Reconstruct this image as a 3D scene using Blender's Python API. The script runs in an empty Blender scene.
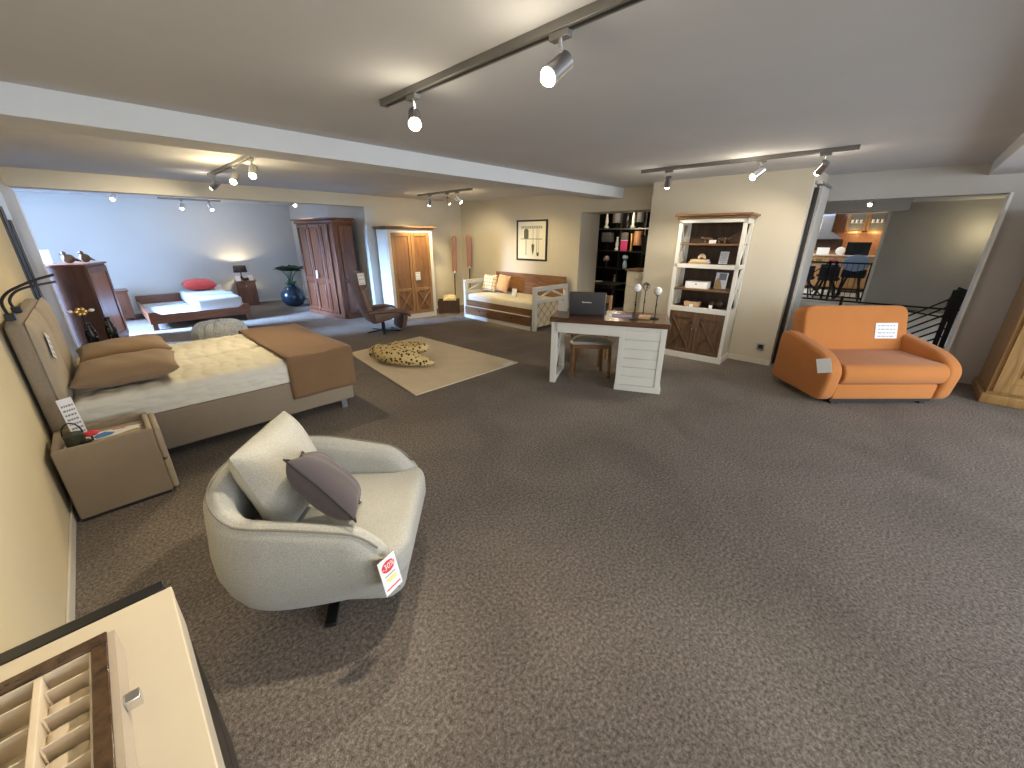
import bpy, math, random
from mathutils import Vector, Matrix
random.seed(7)
PI = math.pi
R = math.radians
S = bpy.context.scene
COL = S.collection

# ------------------------------------------------------------------ materials
def _nodes(name):
    m = bpy.data.materials.new(name); m.use_nodes = True
    nt = m.node_tree; b = nt.nodes['Principled BSDF']
    return m, nt, b

def _coords(nt, scale=(1, 1, 1), rot=(0, 0, 0)):
    tc = nt.nodes.new('ShaderNodeTexCoord'); mp = nt.nodes.new('ShaderNodeMapping')
    mp.inputs['Scale'].default_value = scale; mp.inputs['Rotation'].default_value = rot
    nt.links.new(tc.outputs['Object'], mp.inputs['Vector'])
    return mp.outputs['Vector']

def _noise(nt, vec, scale, detail=4, rough=.55, dist=0):
    n = nt.nodes.new('ShaderNodeTexNoise')
    n.inputs['Scale'].default_value = scale; n.inputs['Detail'].default_value = detail
    n.inputs['Roughness'].default_value = rough; n.inputs['Distortion'].default_value = dist
    nt.links.new(vec, n.inputs['Vector'])
    return n.outputs['Fac']

def _ramp(nt, fac, stops):
    r = nt.nodes.new('ShaderNodeValToRGB'); e = r.color_ramp.elements
    while len(e) < len(stops): e.new(.5)
    for k, (p, c) in enumerate(stops):
        e[k].position = p; e[k].color = (*c, 1)
    nt.links.new(fac, r.inputs['Fac'])
    return r.outputs['Color']

def _bump(nt, b, fac, strength, dist=.01):
    bp = nt.nodes.new('ShaderNodeBump'); bp.inputs['Strength'].default_value = strength
    bp.inputs['Distance'].default_value = dist
    nt.links.new(fac, bp.inputs['Height']); nt.links.new(bp.outputs['Normal'], b.inputs['Normal'])

def mul(c, k): return tuple(min(1, x * k) for x in c)

def plain(name, c, rough=.5, metal=0, var=.06, scale=6, bump=0, bscale=120, spec=.5, emit=0, ecol=None):
    m, nt, b = _nodes(name)
    v = _coords(nt)
    f = _noise(nt, v, scale)
    nt.links.new(_ramp(nt, f, [(.3, mul(c, 1 - var)), (.7, mul(c, 1 + var))]), b.inputs['Base Color'])
    b.inputs['Roughness'].default_value = rough; b.inputs['Metallic'].default_value = metal
    b.inputs['Specular IOR Level'].default_value = spec
    if bump: _bump(nt, b, _noise(nt, v, bscale, 2), bump)
    if emit:
        b.inputs['Emission Color'].default_value = (*(ecol or c), 1); b.inputs['Emission Strength'].default_value = emit
    return m

def cloth(name, c, var=.1, scale=260, rough=.95, bump=.25, patch=.08):
    m, nt, b = _nodes(name)
    v = _coords(nt)
    f = _noise(nt, v, scale, 2); g = _noise(nt, v, 5, 3)
    mx = nt.nodes.new('ShaderNodeMixRGB'); mx.blend_type = 'MULTIPLY'; mx.inputs['Fac'].default_value = 1
    nt.links.new(_ramp(nt, f, [(.3, mul(c, 1 - var)), (.7, mul(c, 1 + var))]), mx.inputs['Color1'])
    nt.links.new(_ramp(nt, g, [(.3, (1 - patch,) * 3), (.7, (1, 1, 1))]), mx.inputs['Color2'])
    nt.links.new(mx.outputs['Color'], b.inputs['Base Color'])
    b.inputs['Roughness'].default_value = rough; b.inputs['Specular IOR Level'].default_value = .15
    b.inputs['Sheen Weight'].default_value = .15
    _bump(nt, b, f, bump, .004)
    return m

def wood(name, c1, c2, axis='z', scale=1., rough=.38, spec=.5):
    m, nt, b = _nodes(name)
    st = {'x': (1, 9, 9), 'y': (9, 1, 9), 'z': (9, 9, 1)}[axis]
    v = _coords(nt, tuple(scale * s for s in st))
    f = _noise(nt, v, 2.2, 6, .6, 1.2); g = _noise(nt, v, 14, 3)
    mx = nt.nodes.new('ShaderNodeMath'); mx.operation = 'MULTIPLY_ADD'
    nt.links.new(g, mx.inputs[0]); mx.inputs[1].default_value = .3; nt.links.new(f, mx.inputs[2])
    nt.links.new(_ramp(nt, mx.outputs[0], [(.45, c1), (.8, c2)]), b.inputs['Base Color'])
    b.inputs['Roughness'].default_value = rough; b.inputs['Specular IOR Level'].default_value = spec
    _bump(nt, b, g, .06, .004)
    return m

def glow(name, c, k):
    m, nt, b = _nodes(name)
    b.inputs['Base Color'].default_value = (.8, .8, .8, 1)
    b.inputs['Emission Color'].default_value = (*c, 1); b.inputs['Emission Strength'].default_value = k
    return m

def glass(name, c=(1, 1, 1), rough=.02, ior=1.45):
    m, nt, b = _nodes(name)
    b.inputs['Base Color'].default_value = (*c, 1); b.inputs['Transmission Weight'].default_value = 1
    b.inputs['Roughness'].default_value = rough; b.inputs['IOR'].default_value = ior
    return m

def carpet():
    m, nt, b = _nodes('carpet_pile')
    v = _coords(nt)
    f = _noise(nt, v, 62, 4, .8); g = _noise(nt, v, 1.1, 4, .6, .6); h = _noise(nt, v, 190, 2)
    mx = nt.nodes.new('ShaderNodeMixRGB'); mx.blend_type = 'MULTIPLY'; mx.inputs['Fac'].default_value = 1
    nt.links.new(_ramp(nt, f, [(.36, (.13, .110, .094)), (.52, (.285, .245, .212)), (.68, (.46, .405, .355))]), mx.inputs['Color1'])
    nt.links.new(_ramp(nt, g, [(.35, (.78, .78, .78)), (.65, (1, 1, 1))]), mx.inputs['Color2'])
    nt.links.new(mx.outputs['Color'], b.inputs['Base Color'])
    b.inputs['Roughness'].default_value = 1; b.inputs['Specular IOR Level'].default_value = .05
    ad = nt.nodes.new('ShaderNodeMath'); ad.operation = 'ADD'
    nt.links.new(f, ad.inputs[0]); nt.links.new(h, ad.inputs[1])
    _bump(nt, b, ad.outputs[0], .7, .02)
    return m

def spots_mat(name, base, dot, scale=9):
    m, nt, b = _nodes(name)
    v = _coords(nt)
    vo = nt.nodes.new('ShaderNodeTexVoronoi'); vo.inputs['Scale'].default_value = scale
    nt.links.new(v, vo.inputs['Vector'])
    nt.links.new(_ramp(nt, vo.outputs['Distance'], [(.34, dot), (.42, base)]), b.inputs['Base Color'])
    b.inputs['Roughness'].default_value = .9
    return m

def grid_mat(name, base, line, step, width, axes='xy'):
    """checked cloth: thin lines every step metres"""
    m, nt, b = _nodes(name)
    tc = nt.nodes.new('ShaderNodeTexCoord'); sp = nt.nodes.new('ShaderNodeSeparateXYZ')
    nt.links.new(tc.outputs['Object'], sp.inputs[0])
    outs = []
    for a in axes:
        mo = nt.nodes.new('ShaderNodeMath'); mo.operation = 'PINGPONG'; mo.inputs[1].default_value = step / 2
        nt.links.new(sp.outputs[a.upper()], mo.inputs[0])
        lt = nt.nodes.new('ShaderNodeMath'); lt.operation = 'LESS_THAN'; lt.inputs[1].default_value = width
        nt.links.new(mo.outputs[0], lt.inputs[0]); outs.append(lt.outputs[0])
    mx = nt.nodes.new('ShaderNodeMath'); mx.operation = 'MAXIMUM'
    nt.links.new(outs[0], mx.inputs[0]); nt.links.new(outs[1], mx.inputs[1])
    nt.links.new(_ramp(nt, mx.outputs[0], [(.2, base), (.8, line)]), b.inputs['Base Color'])
    b.inputs['Roughness'].default_value = .95
    return m

def brick_mat(name, c1, c2, mortar, scale, rough=.4):
    m, nt, b = _nodes(name)
    v = _coords(nt, (1, 1, 1), (0, R(90), 0))
    br = nt.nodes.new('ShaderNodeTexBrick'); br.inputs['Scale'].default_value = scale
    br.inputs['Color1'].default_value = (*c1, 1); br.inputs['Color2'].default_value = (*c2, 1)
    br.inputs['Mortar'].default_value = (*mortar, 1); br.inputs['Mortar Size'].default_value = .012
    br.inputs['Brick Width'].default_value = .5; br.inputs['Row Height'].default_value = .5; br.offset = 0
    nt.links.new(v, br.inputs['Vector']); nt.links.new(br.outputs['Color'], b.inputs['Base Color'])
    b.inputs['Roughness'].default_value = rough
    return m

M = {}
M['carpet'] = carpet()
M['ceiling'] = plain('ceiling_paint', (.60, .605, .625), .9, var=.03, scale=1.5, bump=.05, bscale=60, spec=.2)
M['beam'] = plain('beam_paint', (.66, .68, .70), .9, var=.02, scale=2, spec=.2)
M['wall'] = plain('wall_plaster', (.60, .555, .46), .92, var=.03, scale=1.3, bump=.06, bscale=50, spec=.15)
M['wall_left'] = plain('left_wall_plaster', (.71, .625, .44), .92, var=.03, scale=1.3, bump=.06, bscale=50, spec=.15)
M['wall_grey'] = plain('grey_plaster', (.47, .455, .44), .92, var=.04, scale=1.5, bump=.06, bscale=50, spec=.15)
M['wall_far'] = plain('far_plaster', (.56, .575, .57), .92, var=.02, scale=1.2, spec=.15)
M['base'] = plain('baseboard_paint', (.70, .67, .60), .5, var=.02)
M['frame_grey'] = plain('door_frame_grey', (.52, .51, .48), .45, var=.03)
M['frame_white'] = plain('door_frame_white', (.74, .74, .72), .45, var=.03)
M['black'] = plain('black_matt', (.012, .012, .012), .55, var=.2)
M['black_metal'] = plain('black_metal', (.02, .02, .021), .4, .5, var=.2)
M['black_gloss'] = plain('black_gloss', (.008, .008, .009), .3, var=.2)
M['chrome'] = plain('chrome', (.75, .75, .77), .15, 1, var=.03)
M['steel'] = plain('brushed_steel', (.52, .53, .56), .3, 1, var=.05)
M['track'] = plain('track_grey', (.23, .225, .22), .45, .6, var=.05)
M['bulb'] = glow('bulb_warm', (1, .84, .55), 22)
M['bulb_cool'] = glow('bulb_white', (1, .95, .85), 18)
M['grey_fabric'] = cloth('light_grey_weave', (.39, .385, .35), .2, 230)
M['piping_grey'] = cloth('grey_piping', (.22, .21, .18))
M['plum'] = cloth('plum_grey_cotton', (.082, .070, .076), .05)
M['taupe'] = cloth('taupe_velvet', (.285, .228, .165), .06, 120)
M['taupe_light'] = cloth('taupe_velvet_top', (.40, .335, .25), .06, 120)
def quilted():
    m, nt, b = _nodes('quilted_ticking')
    v = _coords(nt, (1, 1.3, 2.2)); vo = nt.nodes.new('ShaderNodeTexVoronoi'); vo.feature = 'SMOOTH_F1'
    vo.inputs['Scale'].default_value = 8; vo.inputs['Smoothness'].default_value = .25
    nt.links.new(v, vo.inputs['Vector']); b.inputs['Base Color'].default_value = (.70, .67, .58, 1)
    b.inputs['Roughness'].default_value = .9; b.inputs['Specular IOR Level'].default_value = .1
    inv = nt.nodes.new('ShaderNodeMath'); inv.operation = 'MULTIPLY'; inv.inputs[1].default_value = -1
    nt.links.new(vo.outputs['Distance'], inv.inputs[0]); _bump(nt, b, inv.outputs[0], .4, .04); return m
M['mattress'] = quilted()
M['brown_cotton'] = cloth('brown_cotton', (.27, .18, .105), .04, 300, bump=.1)
M['runner'] = cloth('brown_runner', (.215, .125, .065), .05, 240)
M['blue_bed'] = plain('pale_mattress', (.50, .53, .55), .9, var=.02)
M['red_cotton'] = cloth('red_cotton', (.50, .065, .055), .05)
M['orange'] = cloth('orange_velvet', (.52, .20, .058), .05, 160, bump=.12, patch=.06)
M['leather'] = plain('brown_leather', (.15, .082, .054), .45, var=.15, scale=9, bump=.1, bscale=160)
M['rug'] = cloth('beige_rug_weave', (.70, .57, .37), .10, 150)
M['leopard'] = spots_mat('spotted_plush', (.66, .50, .22), (.03, .018, .012), 19)
M['white_wood'] = plain('white_painted_wood', (.66, .64, .58), .5, var=.03, scale=3)
M['cream'] = plain('cream_lacquer', (.58, .52, .42), .35, var=.02)
M['walnut'] = wood('walnut', (.035, .018, .009), (.12, .062, .028), 'x', 1.2, .3)
M['burl'] = plain('walnut_burl', (.055, .028, .014), .25, var=.55, scale=45)
M['pine'] = wood('honey_pine', (.24, .115, .04), (.40, .215, .085), 'z', .8)
M['pine_dark'] = wood('pine_recess', (.15, .068, .024), (.27, .13, .05), 'z', .8)
M['board_y'] = wood('brown_board', (.115, .054, .022), (.26, .13, .055), 'x', .8)
M['oak'] = wood('golden_oak', (.25, .14, .05), (.40, .24, .09), 'z', .8, .3)
M['mahogany'] = wood('mahogany', (.075, .024, .012), (.175, .064, .03), 'z', .8, .35)
M['mahogany_shaded'] = wood('mahogany_shaded', (.030, .010, .006), (.075, .026, .013), 'z', .8, .4)  # mahogany darkened for the shaded side of the tall chest
M['mahogany_x'] = wood('mahogany_long', (.075, .024, .012), (.17, .06, .028), 'x', .8, .35)
M['brown_door'] = wood('rustic_brown', (.060, .030, .015), (.145, .078, .038), 'z', .8, .45)
M['desk_wood'] = wood('desk_red_brown', (.050, .022, .012), (.13, .058, .028), 'x', .8, .25)
M['brown_top'] = wood('rustic_brown_long', (.105, .052, .024), (.23, .118, .052), 'x', .8, .35)
M['dark_back'] = wood('dark_back_panel', (.030, .015, .008), (.065, .034, .018), 'z', .8, .5)
M['oar_wood'] = wood('red_brown_wood', (.20, .075, .03), (.34, .14, .06), 'z', .8)
M['paper'] = plain('white_card', (.80, .80, .80), .6, var=.01)
M['ink'] = plain('dark_ink', (.05, .055, .09), .7)
M['ink_grey'] = plain('grey_ink', (.25, .25, .28), .7)
M['red_ink'] = plain('red_ink', (.65, .04, .05), .6)
M['yellow_ink'] = plain('yellow_ink', (.75, .70, .08), .6)
M['blue_ink'] = plain('blue_ink', (.06, .22, .55), .6)
M['vase_blue'] = plain('dark_blue_glaze', (.012, .022, .035), .22, var=.2)
M['leaf'] = plain('dark_leaf', (.020, .055, .022), .5, var=.3, scale=20)
M['leaf_green'] = plain('green_leaf', (.05, .16, .07), .5, var=.3, scale=20)
M['glass'] = glass('clear_glass')
def pane_glass():
    m, nt, b = _nodes('window_pane')
    tr = nt.nodes.new('ShaderNodeBsdfTransparent'); gl = nt.nodes.new('ShaderNodeBsdfGlossy'); gl.inputs['Roughness'].default_value = .02
    mx = nt.nodes.new('ShaderNodeMixShader'); mx.inputs[0].default_value = .06
    nt.links.new(tr.outputs[0], mx.inputs[1]); nt.links.new(gl.outputs[0], mx.inputs[2])
    nt.links.new(mx.outputs[0], nt.nodes['Material Output'].inputs['Surface']); return m
M['pane_glass'] = pane_glass()
M['smoke_glass'] = glass('smoked_glass', (.7, .7, .68), .05)
M['shade_dark'] = plain('dark_lamp_shade', (.035, .026, .022), .8)
M['gold'] = plain('gold_metal', (.72, .50, .20), .3, 1)
M['pink'] = plain('pink_print', (.55, .05, .20), .6)
M['laptop'] = plain('charcoal_plastic', (.050, .050, .053), .38, var=.08)
M['tan'] = plain('tan_paper', (.50, .34, .14), .7)
M['peach'] = cloth('peach_cotton', (.62, .38, .20), .05)
M['check'] = grid_mat('checked_cotton', (.72, .60, .40), (.25, .17, .09), .075, .005, 'xy')
M['cream_cloth'] = cloth('cream_cotton', (.68, .56, .36), .05)
M['fluffy'] = plain('fluffy_grey', (.66, .70, .80), .95, var=.45, scale=75, bump=.6, bscale=90)
M['tile'] = brick_mat('terracotta_tile', (.42, .20, .09), (.36, .16, .07), (.2, .12, .07), 9)
M['kitchen_wood'] = wood('kitchen_oak', (.30, .16, .06), (.46, .27, .12), 'z', .8)
M['floor_tile'] = plain('pale_floor_tile', (.70, .70, .69), .35, var=.04)
M['chair_blue'] = plain('pale_blue_cover', (.36, .50, .75), .8)
M['white_shine'] = plain('white_gloss', (.82, .81, .78), .25, var=.02)
M['taupe_lacq'] = plain('taupe_lacquer', (.40, .34, .28), .35)
M['suede'] = plain('cream_suede', (.62, .53, .41), .9, var=.03)
M['screen'] = plain('dark_screen', (.01, .011, .013), .12)
M['bronze'] = plain('brown_bronze', (.12, .075, .045), .45, .4)

# ------------------------------------------------------------------ mesh builder
class MB:
    def __init__(s, mx=None): s.v = []; s.f = []; s.mx = mx
    def add(s, vs, fs, mx=None):
        n = len(s.v)
        for p in vs:
            p = Vector(p)
            if mx: p = mx @ p
            s.v.append(s.mx @ p if s.mx else p)
        s.f += [tuple(i + n for i in f) for f in fs]
        return s
    def box(s, x0, x1, y0, y1, z0, z1, mx=None):
        return s.add([(x0, y0, z0), (x1, y0, z0), (x1, y1, z0), (x0, y1, z0), (x0, y0, z1), (x1, y0, z1), (x1, y1, z1), (x0, y1, z1)],
                     [(0, 3, 2, 1), (4, 5, 6, 7), (0, 1, 5, 4), (1, 2, 6, 5), (2, 3, 7, 6), (3, 0, 4, 7)], mx)
    def bar(s, a, b, w, d, up=(0, 0, 1)):
        a = Vector(a); b = Vector(b); L = (b - a).length; z = (b - a).normalized(); up = Vector(up)
        x = up.cross(z)
        if x.length < 1e-5: x = Vector((1, 0, 0)).cross(z)
        x.normalize(); y = z.cross(x)
        mx = Matrix((x, y, z)).transposed().to_4x4(); mx.translation = a
        return s.box(-w / 2, w / 2, -d / 2, d / 2, 0, L, mx)
    def tube(s, pts, r, n=8, closed=False):
        pts = [Vector(p) for p in pts]; m = len(pts); rs = r if isinstance(r, (list, tuple)) else [r] * m
        vs = []; prev = None
        for i, p in enumerate(pts):
            if closed: t = pts[(i + 1) % m] - pts[i - 1]
            else: t = pts[min(i + 1, m - 1)] - pts[max(i - 1, 0)]
            t.normalize()
            if prev is None:
                u = Vector((0, 0, 1)).cross(t)
                if u.length < 1e-3: u = Vector((1, 0, 0)).cross(t)
            else: u = prev - t * prev.dot(t)
            u.normalize(); w = t.cross(u); prev = u
            for k in range(n):
                a = 2 * PI * k / n
                vs.append(p + (u * math.cos(a) + w * math.sin(a)) * rs[i])
        fs = []
        for i in range(m if closed else m - 1):
            j = (i + 1) % m
            for k in range(n):
                l = (k + 1) % n
                fs.append((i * n + k, i * n + l, j * n + l, j * n + k))
        if not closed: fs += [tuple(range(n))[::-1], tuple((m - 1) * n + k for k in range(n))]
        return s.add(vs, fs)
    def lathe(s, prof, c=(0, 0, 0), n=24, mx=None):
        vs = []; fs = []; m = len(prof)
        for r, z in prof:
            for k in range(n):
                a = 2 * PI * k / n
                vs.append((c[0] + r * math.cos(a), c[1] + r * math.sin(a), c[2] + z))
        for i in range(m - 1):
            for k in range(n):
                l = (k + 1) % n
                fs.append((i * n + k, i * n + l, (i + 1) * n + l, (i + 1) * n + k))
        fs += [tuple(range(n))[::-1], tuple((m - 1) * n + k for k in range(n))]
        return s.add(vs, fs, mx)
    def prism(s, poly, a0, a1, plane='yz', mx=None):
        """poly in plane, extruded along the third axis from a0 to a1"""
        def P(u, v, w): return {'yz': (w, u, v), 'xz': (u, w, v), 'xy': (u, v, w)}[plane]
        n = len(poly)
        vs = [P(u, v, a0) for u, v in poly] + [P(u, v, a1) for u, v in poly]
        fs = [tuple(range(n))[::-1], tuple(range(n, 2 * n))] + [(i, (i + 1) % n, n + (i + 1) % n, n + i) for i in range(n)]
        return s.add(vs, fs, mx)
    def surf(s, fn, nu, nv, closed_u=False, mx=None):
        vs = [fn(i / (nu if closed_u else nu - 1), j / (nv - 1)) for i in range(nu) for j in range(nv)]
        fs = []
        for i in range(nu if closed_u else nu - 1):
            for j in range(nv - 1):
                k = (i + 1) % nu
                fs.append((i * nv + j, k * nv + j, k * nv + j + 1, i * nv + j + 1))
        return s.add(vs, fs, mx)
    def pillow(s, w, h, t, mx=None, n=14, pinch=.07, sag=0.):
        vs = []; fs = []; idx = {}
        def key(i, j, sd):
            if i in (0, n) or j in (0, n): sd = 0
            return (i, j, sd)
        for sd in (1, -1):
            for i in range(n + 1):
                for j in range(n + 1):
                    k = key(i, j, sd)
                    if k in idx: continue
                    u = -1 + 2 * i / n; v = -1 + 2 * j / n
                    x = w / 2 * u * (1 - pinch * (1 - v * v)); y = h / 2 * v * (1 - pinch * (1 - u * u))
                    z = sd * t / 2 * ((1 - u ** 4) * (1 - v ** 4)) ** .6 * (1 + .05 * math.sin(9 * u + 4 * v)) - sag * (1 - u * u)
                    idx[k] = len(vs); vs.append((x, y, z))
        for sd in (1, -1):
            for i in range(n):
                for j in range(n):
                    q = [idx[key(i, j, sd)], idx[key(i + 1, j, sd)], idx[key(i + 1, j + 1, sd)], idx[key(i, j + 1, sd)]]
                    fs.append(tuple(q if sd > 0 else q[::-1]))
        return s.add(vs, fs, mx)
    def ball(s, c, rx, ry=None, rz=None, n=14):
        ry = ry or rx; rz = rz or rx
        prof = [(math.sin(PI * k / n), -math.cos(PI * k / n)) for k in range(n + 1)]
        prof[0] = (.02, -1); prof[-1] = (.02, 1)
        mx = Matrix.Translation(Vector(c)) @ Matrix.Diagonal((rx, ry, rz, 1))
        return s.lathe(prof, n=18, mx=mx)
    def build(s, name, mat, parent=None, smooth=False, bevel=0, seg=2, sub=0, angle=40):
        me = bpy.data.meshes.new(name); me.from_pydata([tuple(p) for p in s.v], [], s.f); me.update()
        o = bpy.data.objects.new(name, me); COL.objects.link(o)
        me.materials.append(mat if not isinstance(mat, str) else M[mat])
        if smooth:
            me.shade_smooth(); me.set_sharp_from_angle(angle=R(angle))
        if bevel:
            if not smooth:
                me.shade_smooth(); me.set_sharp_from_angle(angle=R(35)) if seg < 3 else None
            md = o.modifiers.new('soft_edges', 'BEVEL'); md.width = bevel; md.segments = seg; md.limit_method = 'ANGLE'; md.angle_limit = R(35)
        if sub:
            md = o.modifiers.new('smooth_surface', 'SUBSURF'); md.levels = sub; md.render_levels = sub
        if parent: o.parent = parent
        return o

def B(*a, **k): return MB().box(*a, **k)

def thing(name, label, cat, loc=(0, 0, 0), rotz=0, group=None):
    o = bpy.data.objects.new(name, None); COL.objects.link(o)
    o.location = loc; o.rotation_euler = (0, 0, rotz); o.empty_display_size = .1
    o['label'] = label; o['category'] = cat
    if group: o['group'] = group
    return o
def tag(o, label, cat, group=None, loc=None, rotz=None):
    o['label'] = label; o['category'] = cat
    if group: o['group'] = group
    if loc is not None: o.location = loc
    if rotz is not None: o.rotation_euler = (0, 0, rotz)
    return o
def struct(name, mb, mat, bevel=0):
    o = mb.build(name, mat, bevel=bevel); o['kind'] = 'structure'; return o
def dup(o, label=None, loc=None, rot=None, group=None):
    c = o.copy(); COL.objects.link(c)
    if label: c['label'] = label
    if group: c['group'] = group
    if loc is not None: c.location = loc
    if rot is not None: c.rotation_euler = rot
    for ch in list(o.children):
        d = ch.copy(); COL.objects.link(d); d.parent = c
        for g in list(ch.children):
            e = g.copy(); COL.objects.link(e); e.parent = d
    return c
def T(x, y, z): return Matrix.Translation((x, y, z))
def RX(a): return Matrix.Rotation(R(a), 4, 'X')
def RY(a): return Matrix.Rotation(R(a), 4, 'Y')
def RZ(a): return Matrix.Rotation(R(a), 4, 'Z')

def card(label, loc, rot, w, h, lines=4, cat='price card', name='price_card', group=None, lean=0):
    """small white card in the local xz plane facing -y, with rows of print"""
    t = thing(name, label, cat, loc, 0, group); t.rotation_euler = rot
    B(-w / 2, w / 2, -.0015, .0015, 0, h).build('card', 'paper', t)
    if lines:
        m = MB(); rr = random.Random(int(w * 1e4) + lines)
        for k in range(lines):
            z = h * (.82 - .68 * k / max(1, lines - 1)) if lines > 1 else h * .6
            x = -w * .38
            while x < w * .34:
                l = w * rr.uniform(.07, .2)
                m.box(x, min(x + l, w * .4), -.0026, -.0016, z - h * .022, z + h * .022); x += l + w * .05
        m.build('printed_lines', 'ink_grey', t)
    return t

# ------------------------------------------------------------------ room shell
LX = -.486; CZ = 2.49
struct('floor', MB().box(-1.9, 9.6, -5, 13, -.1, 0), 'carpet')
struct('ceiling', MB().box(-1.9, 14.6, -5, 13, CZ, CZ + .1), 'ceiling')
struct('wall_left', MB().box(LX - .2, LX, -5, 6.35, 0, CZ).box(LX - .2, LX, 6.35, 9.0, 2.28, CZ), 'wall_left')
struct('baseboard_left', MB().box(LX, LX + .012, -5, 6.3, 0, .075), 'base', .004)
struct('wall_far', MB().box(-1.9, 4.4, 12.6, 12.8, 0, CZ), 'wall_far')
struct('baseboard_far', MB().box(LX, 4.18, 12.588, 12.6, 0, .07), 'base')
struct('wall_far_right', MB().box(4.18, 4.4, 8.25, 12.6, 0, CZ), 'wall_far')
struct('wall_back', MB().box(4.4, 6.9, 8.25, 8.45, 0, CZ), 'wall')
struct('baseboard_back', MB().box(4.2, 6.7, 8.238, 8.25, 0, .07), 'base')
struct('trim_1', MB().box(LX, 4.4, 8.2, 8.25, 2.275, CZ).box(LX, 4.18, 8.25, 8.5, 2.275, CZ), 'wall')       # header over the way to the far room
struct('wall_daybed', MB().box(6.7, 7.35, 4.65, 8.45, 0, CZ).box(6.7, 7.35, 3.08, 4.65, 2.135, CZ), 'wall')
struct('baseboard_daybed', MB().box(6.688, 6.7, 4.65, 8.25, 0, .07), 'base')
struct('wall_pier', MB().box(6.32, 7.35, 1.04, 3.08, 0, CZ), 'wall')
struct('baseboard_pier', MB().box(6.308, 6.32, 1.03, 3.08, 0, .075).box(6.308, 6.36, 1.028, 1.04, 0, .075), 'base', .004)
struct('wall_right', MB().box(7.23, 7.43, -5, -.64, 0, CZ).box(7.23, 7.43, -.64, 1.04, 2.168, CZ), 'wall_grey')
struct('baseboard_right', MB().box(7.216, 7.23, -5, -.64, 0, .085), 'wall_grey')
struct('trim_2', MB().box(7.17, 7.47, -.66, -.635, 0, 2.168), 'frame_white')      # pale jamb of the opening to the stairs
struct('trim_3', MB().box(LX, 6.7, 3.8, 4.18, 2.33, CZ), 'beam')                        # long ceiling beam
struct('trim_4', MB().box(6.4, 7.23, -1.0, -.42, 2.36, CZ).box(.5, 6.4, -1.0, -.42, 2.36, CZ), 'beam')
# parked sliding leaf beside the pier
dl = thing('sliding_door', 'pale grey sliding door leaf parked against the side of the white bookcase pier', 'door', (0, 0, 0))
B(6.58, 7.12, .97, 1.02, .02, 2.31).build('door_leaf', 'frame_grey', dl, bevel=.005)
B(6.44, 6.54, 1.0, 1.035, .02, 2.28).build('black_strip', 'black', dl)  # solid black strip filling the gap beside the leaf
B(6.42, 7.2, .965, 1.03, 2.315, 2.345).build('top_rail', 'steel', dl)
# doors / windows of the left wall towards the far room
struct('window_1', MB().box(LX - .12, LX - .02, 6.40, 6.60, 0, 2.28).box(LX - .12, LX - .02, 6.78, 6.98, 0, 2.28).box(LX - .16, LX - .05, 7.15, 8.9, 0, 2.28)
       .box(LX - .12, LX + .012, 7.2, 8.9, 0, 2.28), 'frame_grey')
struct('trim_8', MB().box(LX - .14, LX + .02, 8.9, 9.0, 0, 2.28), 'frame_white')
struct('wall_far_left', MB().box(-1.9, -1.7, 8.9, 12.6, 0, .3).box(-1.9, -1.7, 8.9, 12.6, 2.3, CZ).box(-1.9, -1.7, 12.3, 12.6, .3, 2.3).box(-1.9, LX - .14, 8.8, 8.95, 0, CZ), 'wall_far')
struct('window_3', MB().box(-1.82, -1.74, 8.95, 9.03, .3, 2.3).box(-1.82, -1.74, 10.6, 10.68, .3, 2.3).box(-1.82, -1.74, 12.22, 12.3, .3, 2.3).box(-1.82, -1.74, 8.95, 12.3, .3, .38).box(-1.82, -1.74, 8.95, 12.3, 2.22, 2.3), 'frame_white')
struct('trim_5', MB().box(LX - .10, LX + .004, 6.34, 6.44, 0, 2.02).box(LX - .10, LX + .004, 6.56, 6.82, 0, 1.98).box(LX - .1, LX + .004, 6.94, 7.18, 0, 1.86), 'black')
struct('window_2', MB().box(-1.785, -1.775, 9.03, 12.22, .38, 2.22), 'pane_glass')

# rooms beyond the two openings
struct('wall_stair_far', MB().box(13.9, 14.1, -3, .57, 0, CZ + .3).box(13.9, 14.1, .57, 2.6, 2.30, CZ + .3), 'wall_grey')
struct('trim_6', MB().box(13.84, 14.12, .545, .60, 0, 2.33).box(13.84, 14.12, .60, 2.6, 2.29, 2.33), 'frame_white')
struct('wall_stair_left', MB().box(7.35, 13.9, 2.0, 2.1, 0, CZ), 'wall_grey')
struct('wall_stair_right', MB().box(7.43, 13.9, -1.3, -1.2, 0, CZ), 'wall_grey')
struct('trim_7', MB().box(12.0, 12.25, .22, 2.0, 2.235, CZ), 'wall_grey')
struct('floor_landing', MB().box(9.6, 13.9, -1.3, 2.0, -.1, 0), 'floor_tile')
struct('floor_kitchen', MB().box(13.9, 18, -.5, 4, -.1, 0.03), 'floor_tile')
struct('wall_kitchen', MB().box(17.9, 18.1, -.5, 4.5, 0, 3), 'tile')
struct('wall_kitchen_side', MB().box(14.1, 18, -.6, -.5, 0, 3).box(14.1, 18, 4, 4.1, 0, 3), 'wall')
struct('ceiling_kitchen', MB().box(13.9, 18.1, -.6, 4.1, 3, 3.1), 'ceiling')
struct('wall_passage', MB().box(9.55, 9.65, 2.1, 7, 0, CZ).box(7.35, 9.6, 6.6, 6.7, 0, CZ), 'black')

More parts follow.
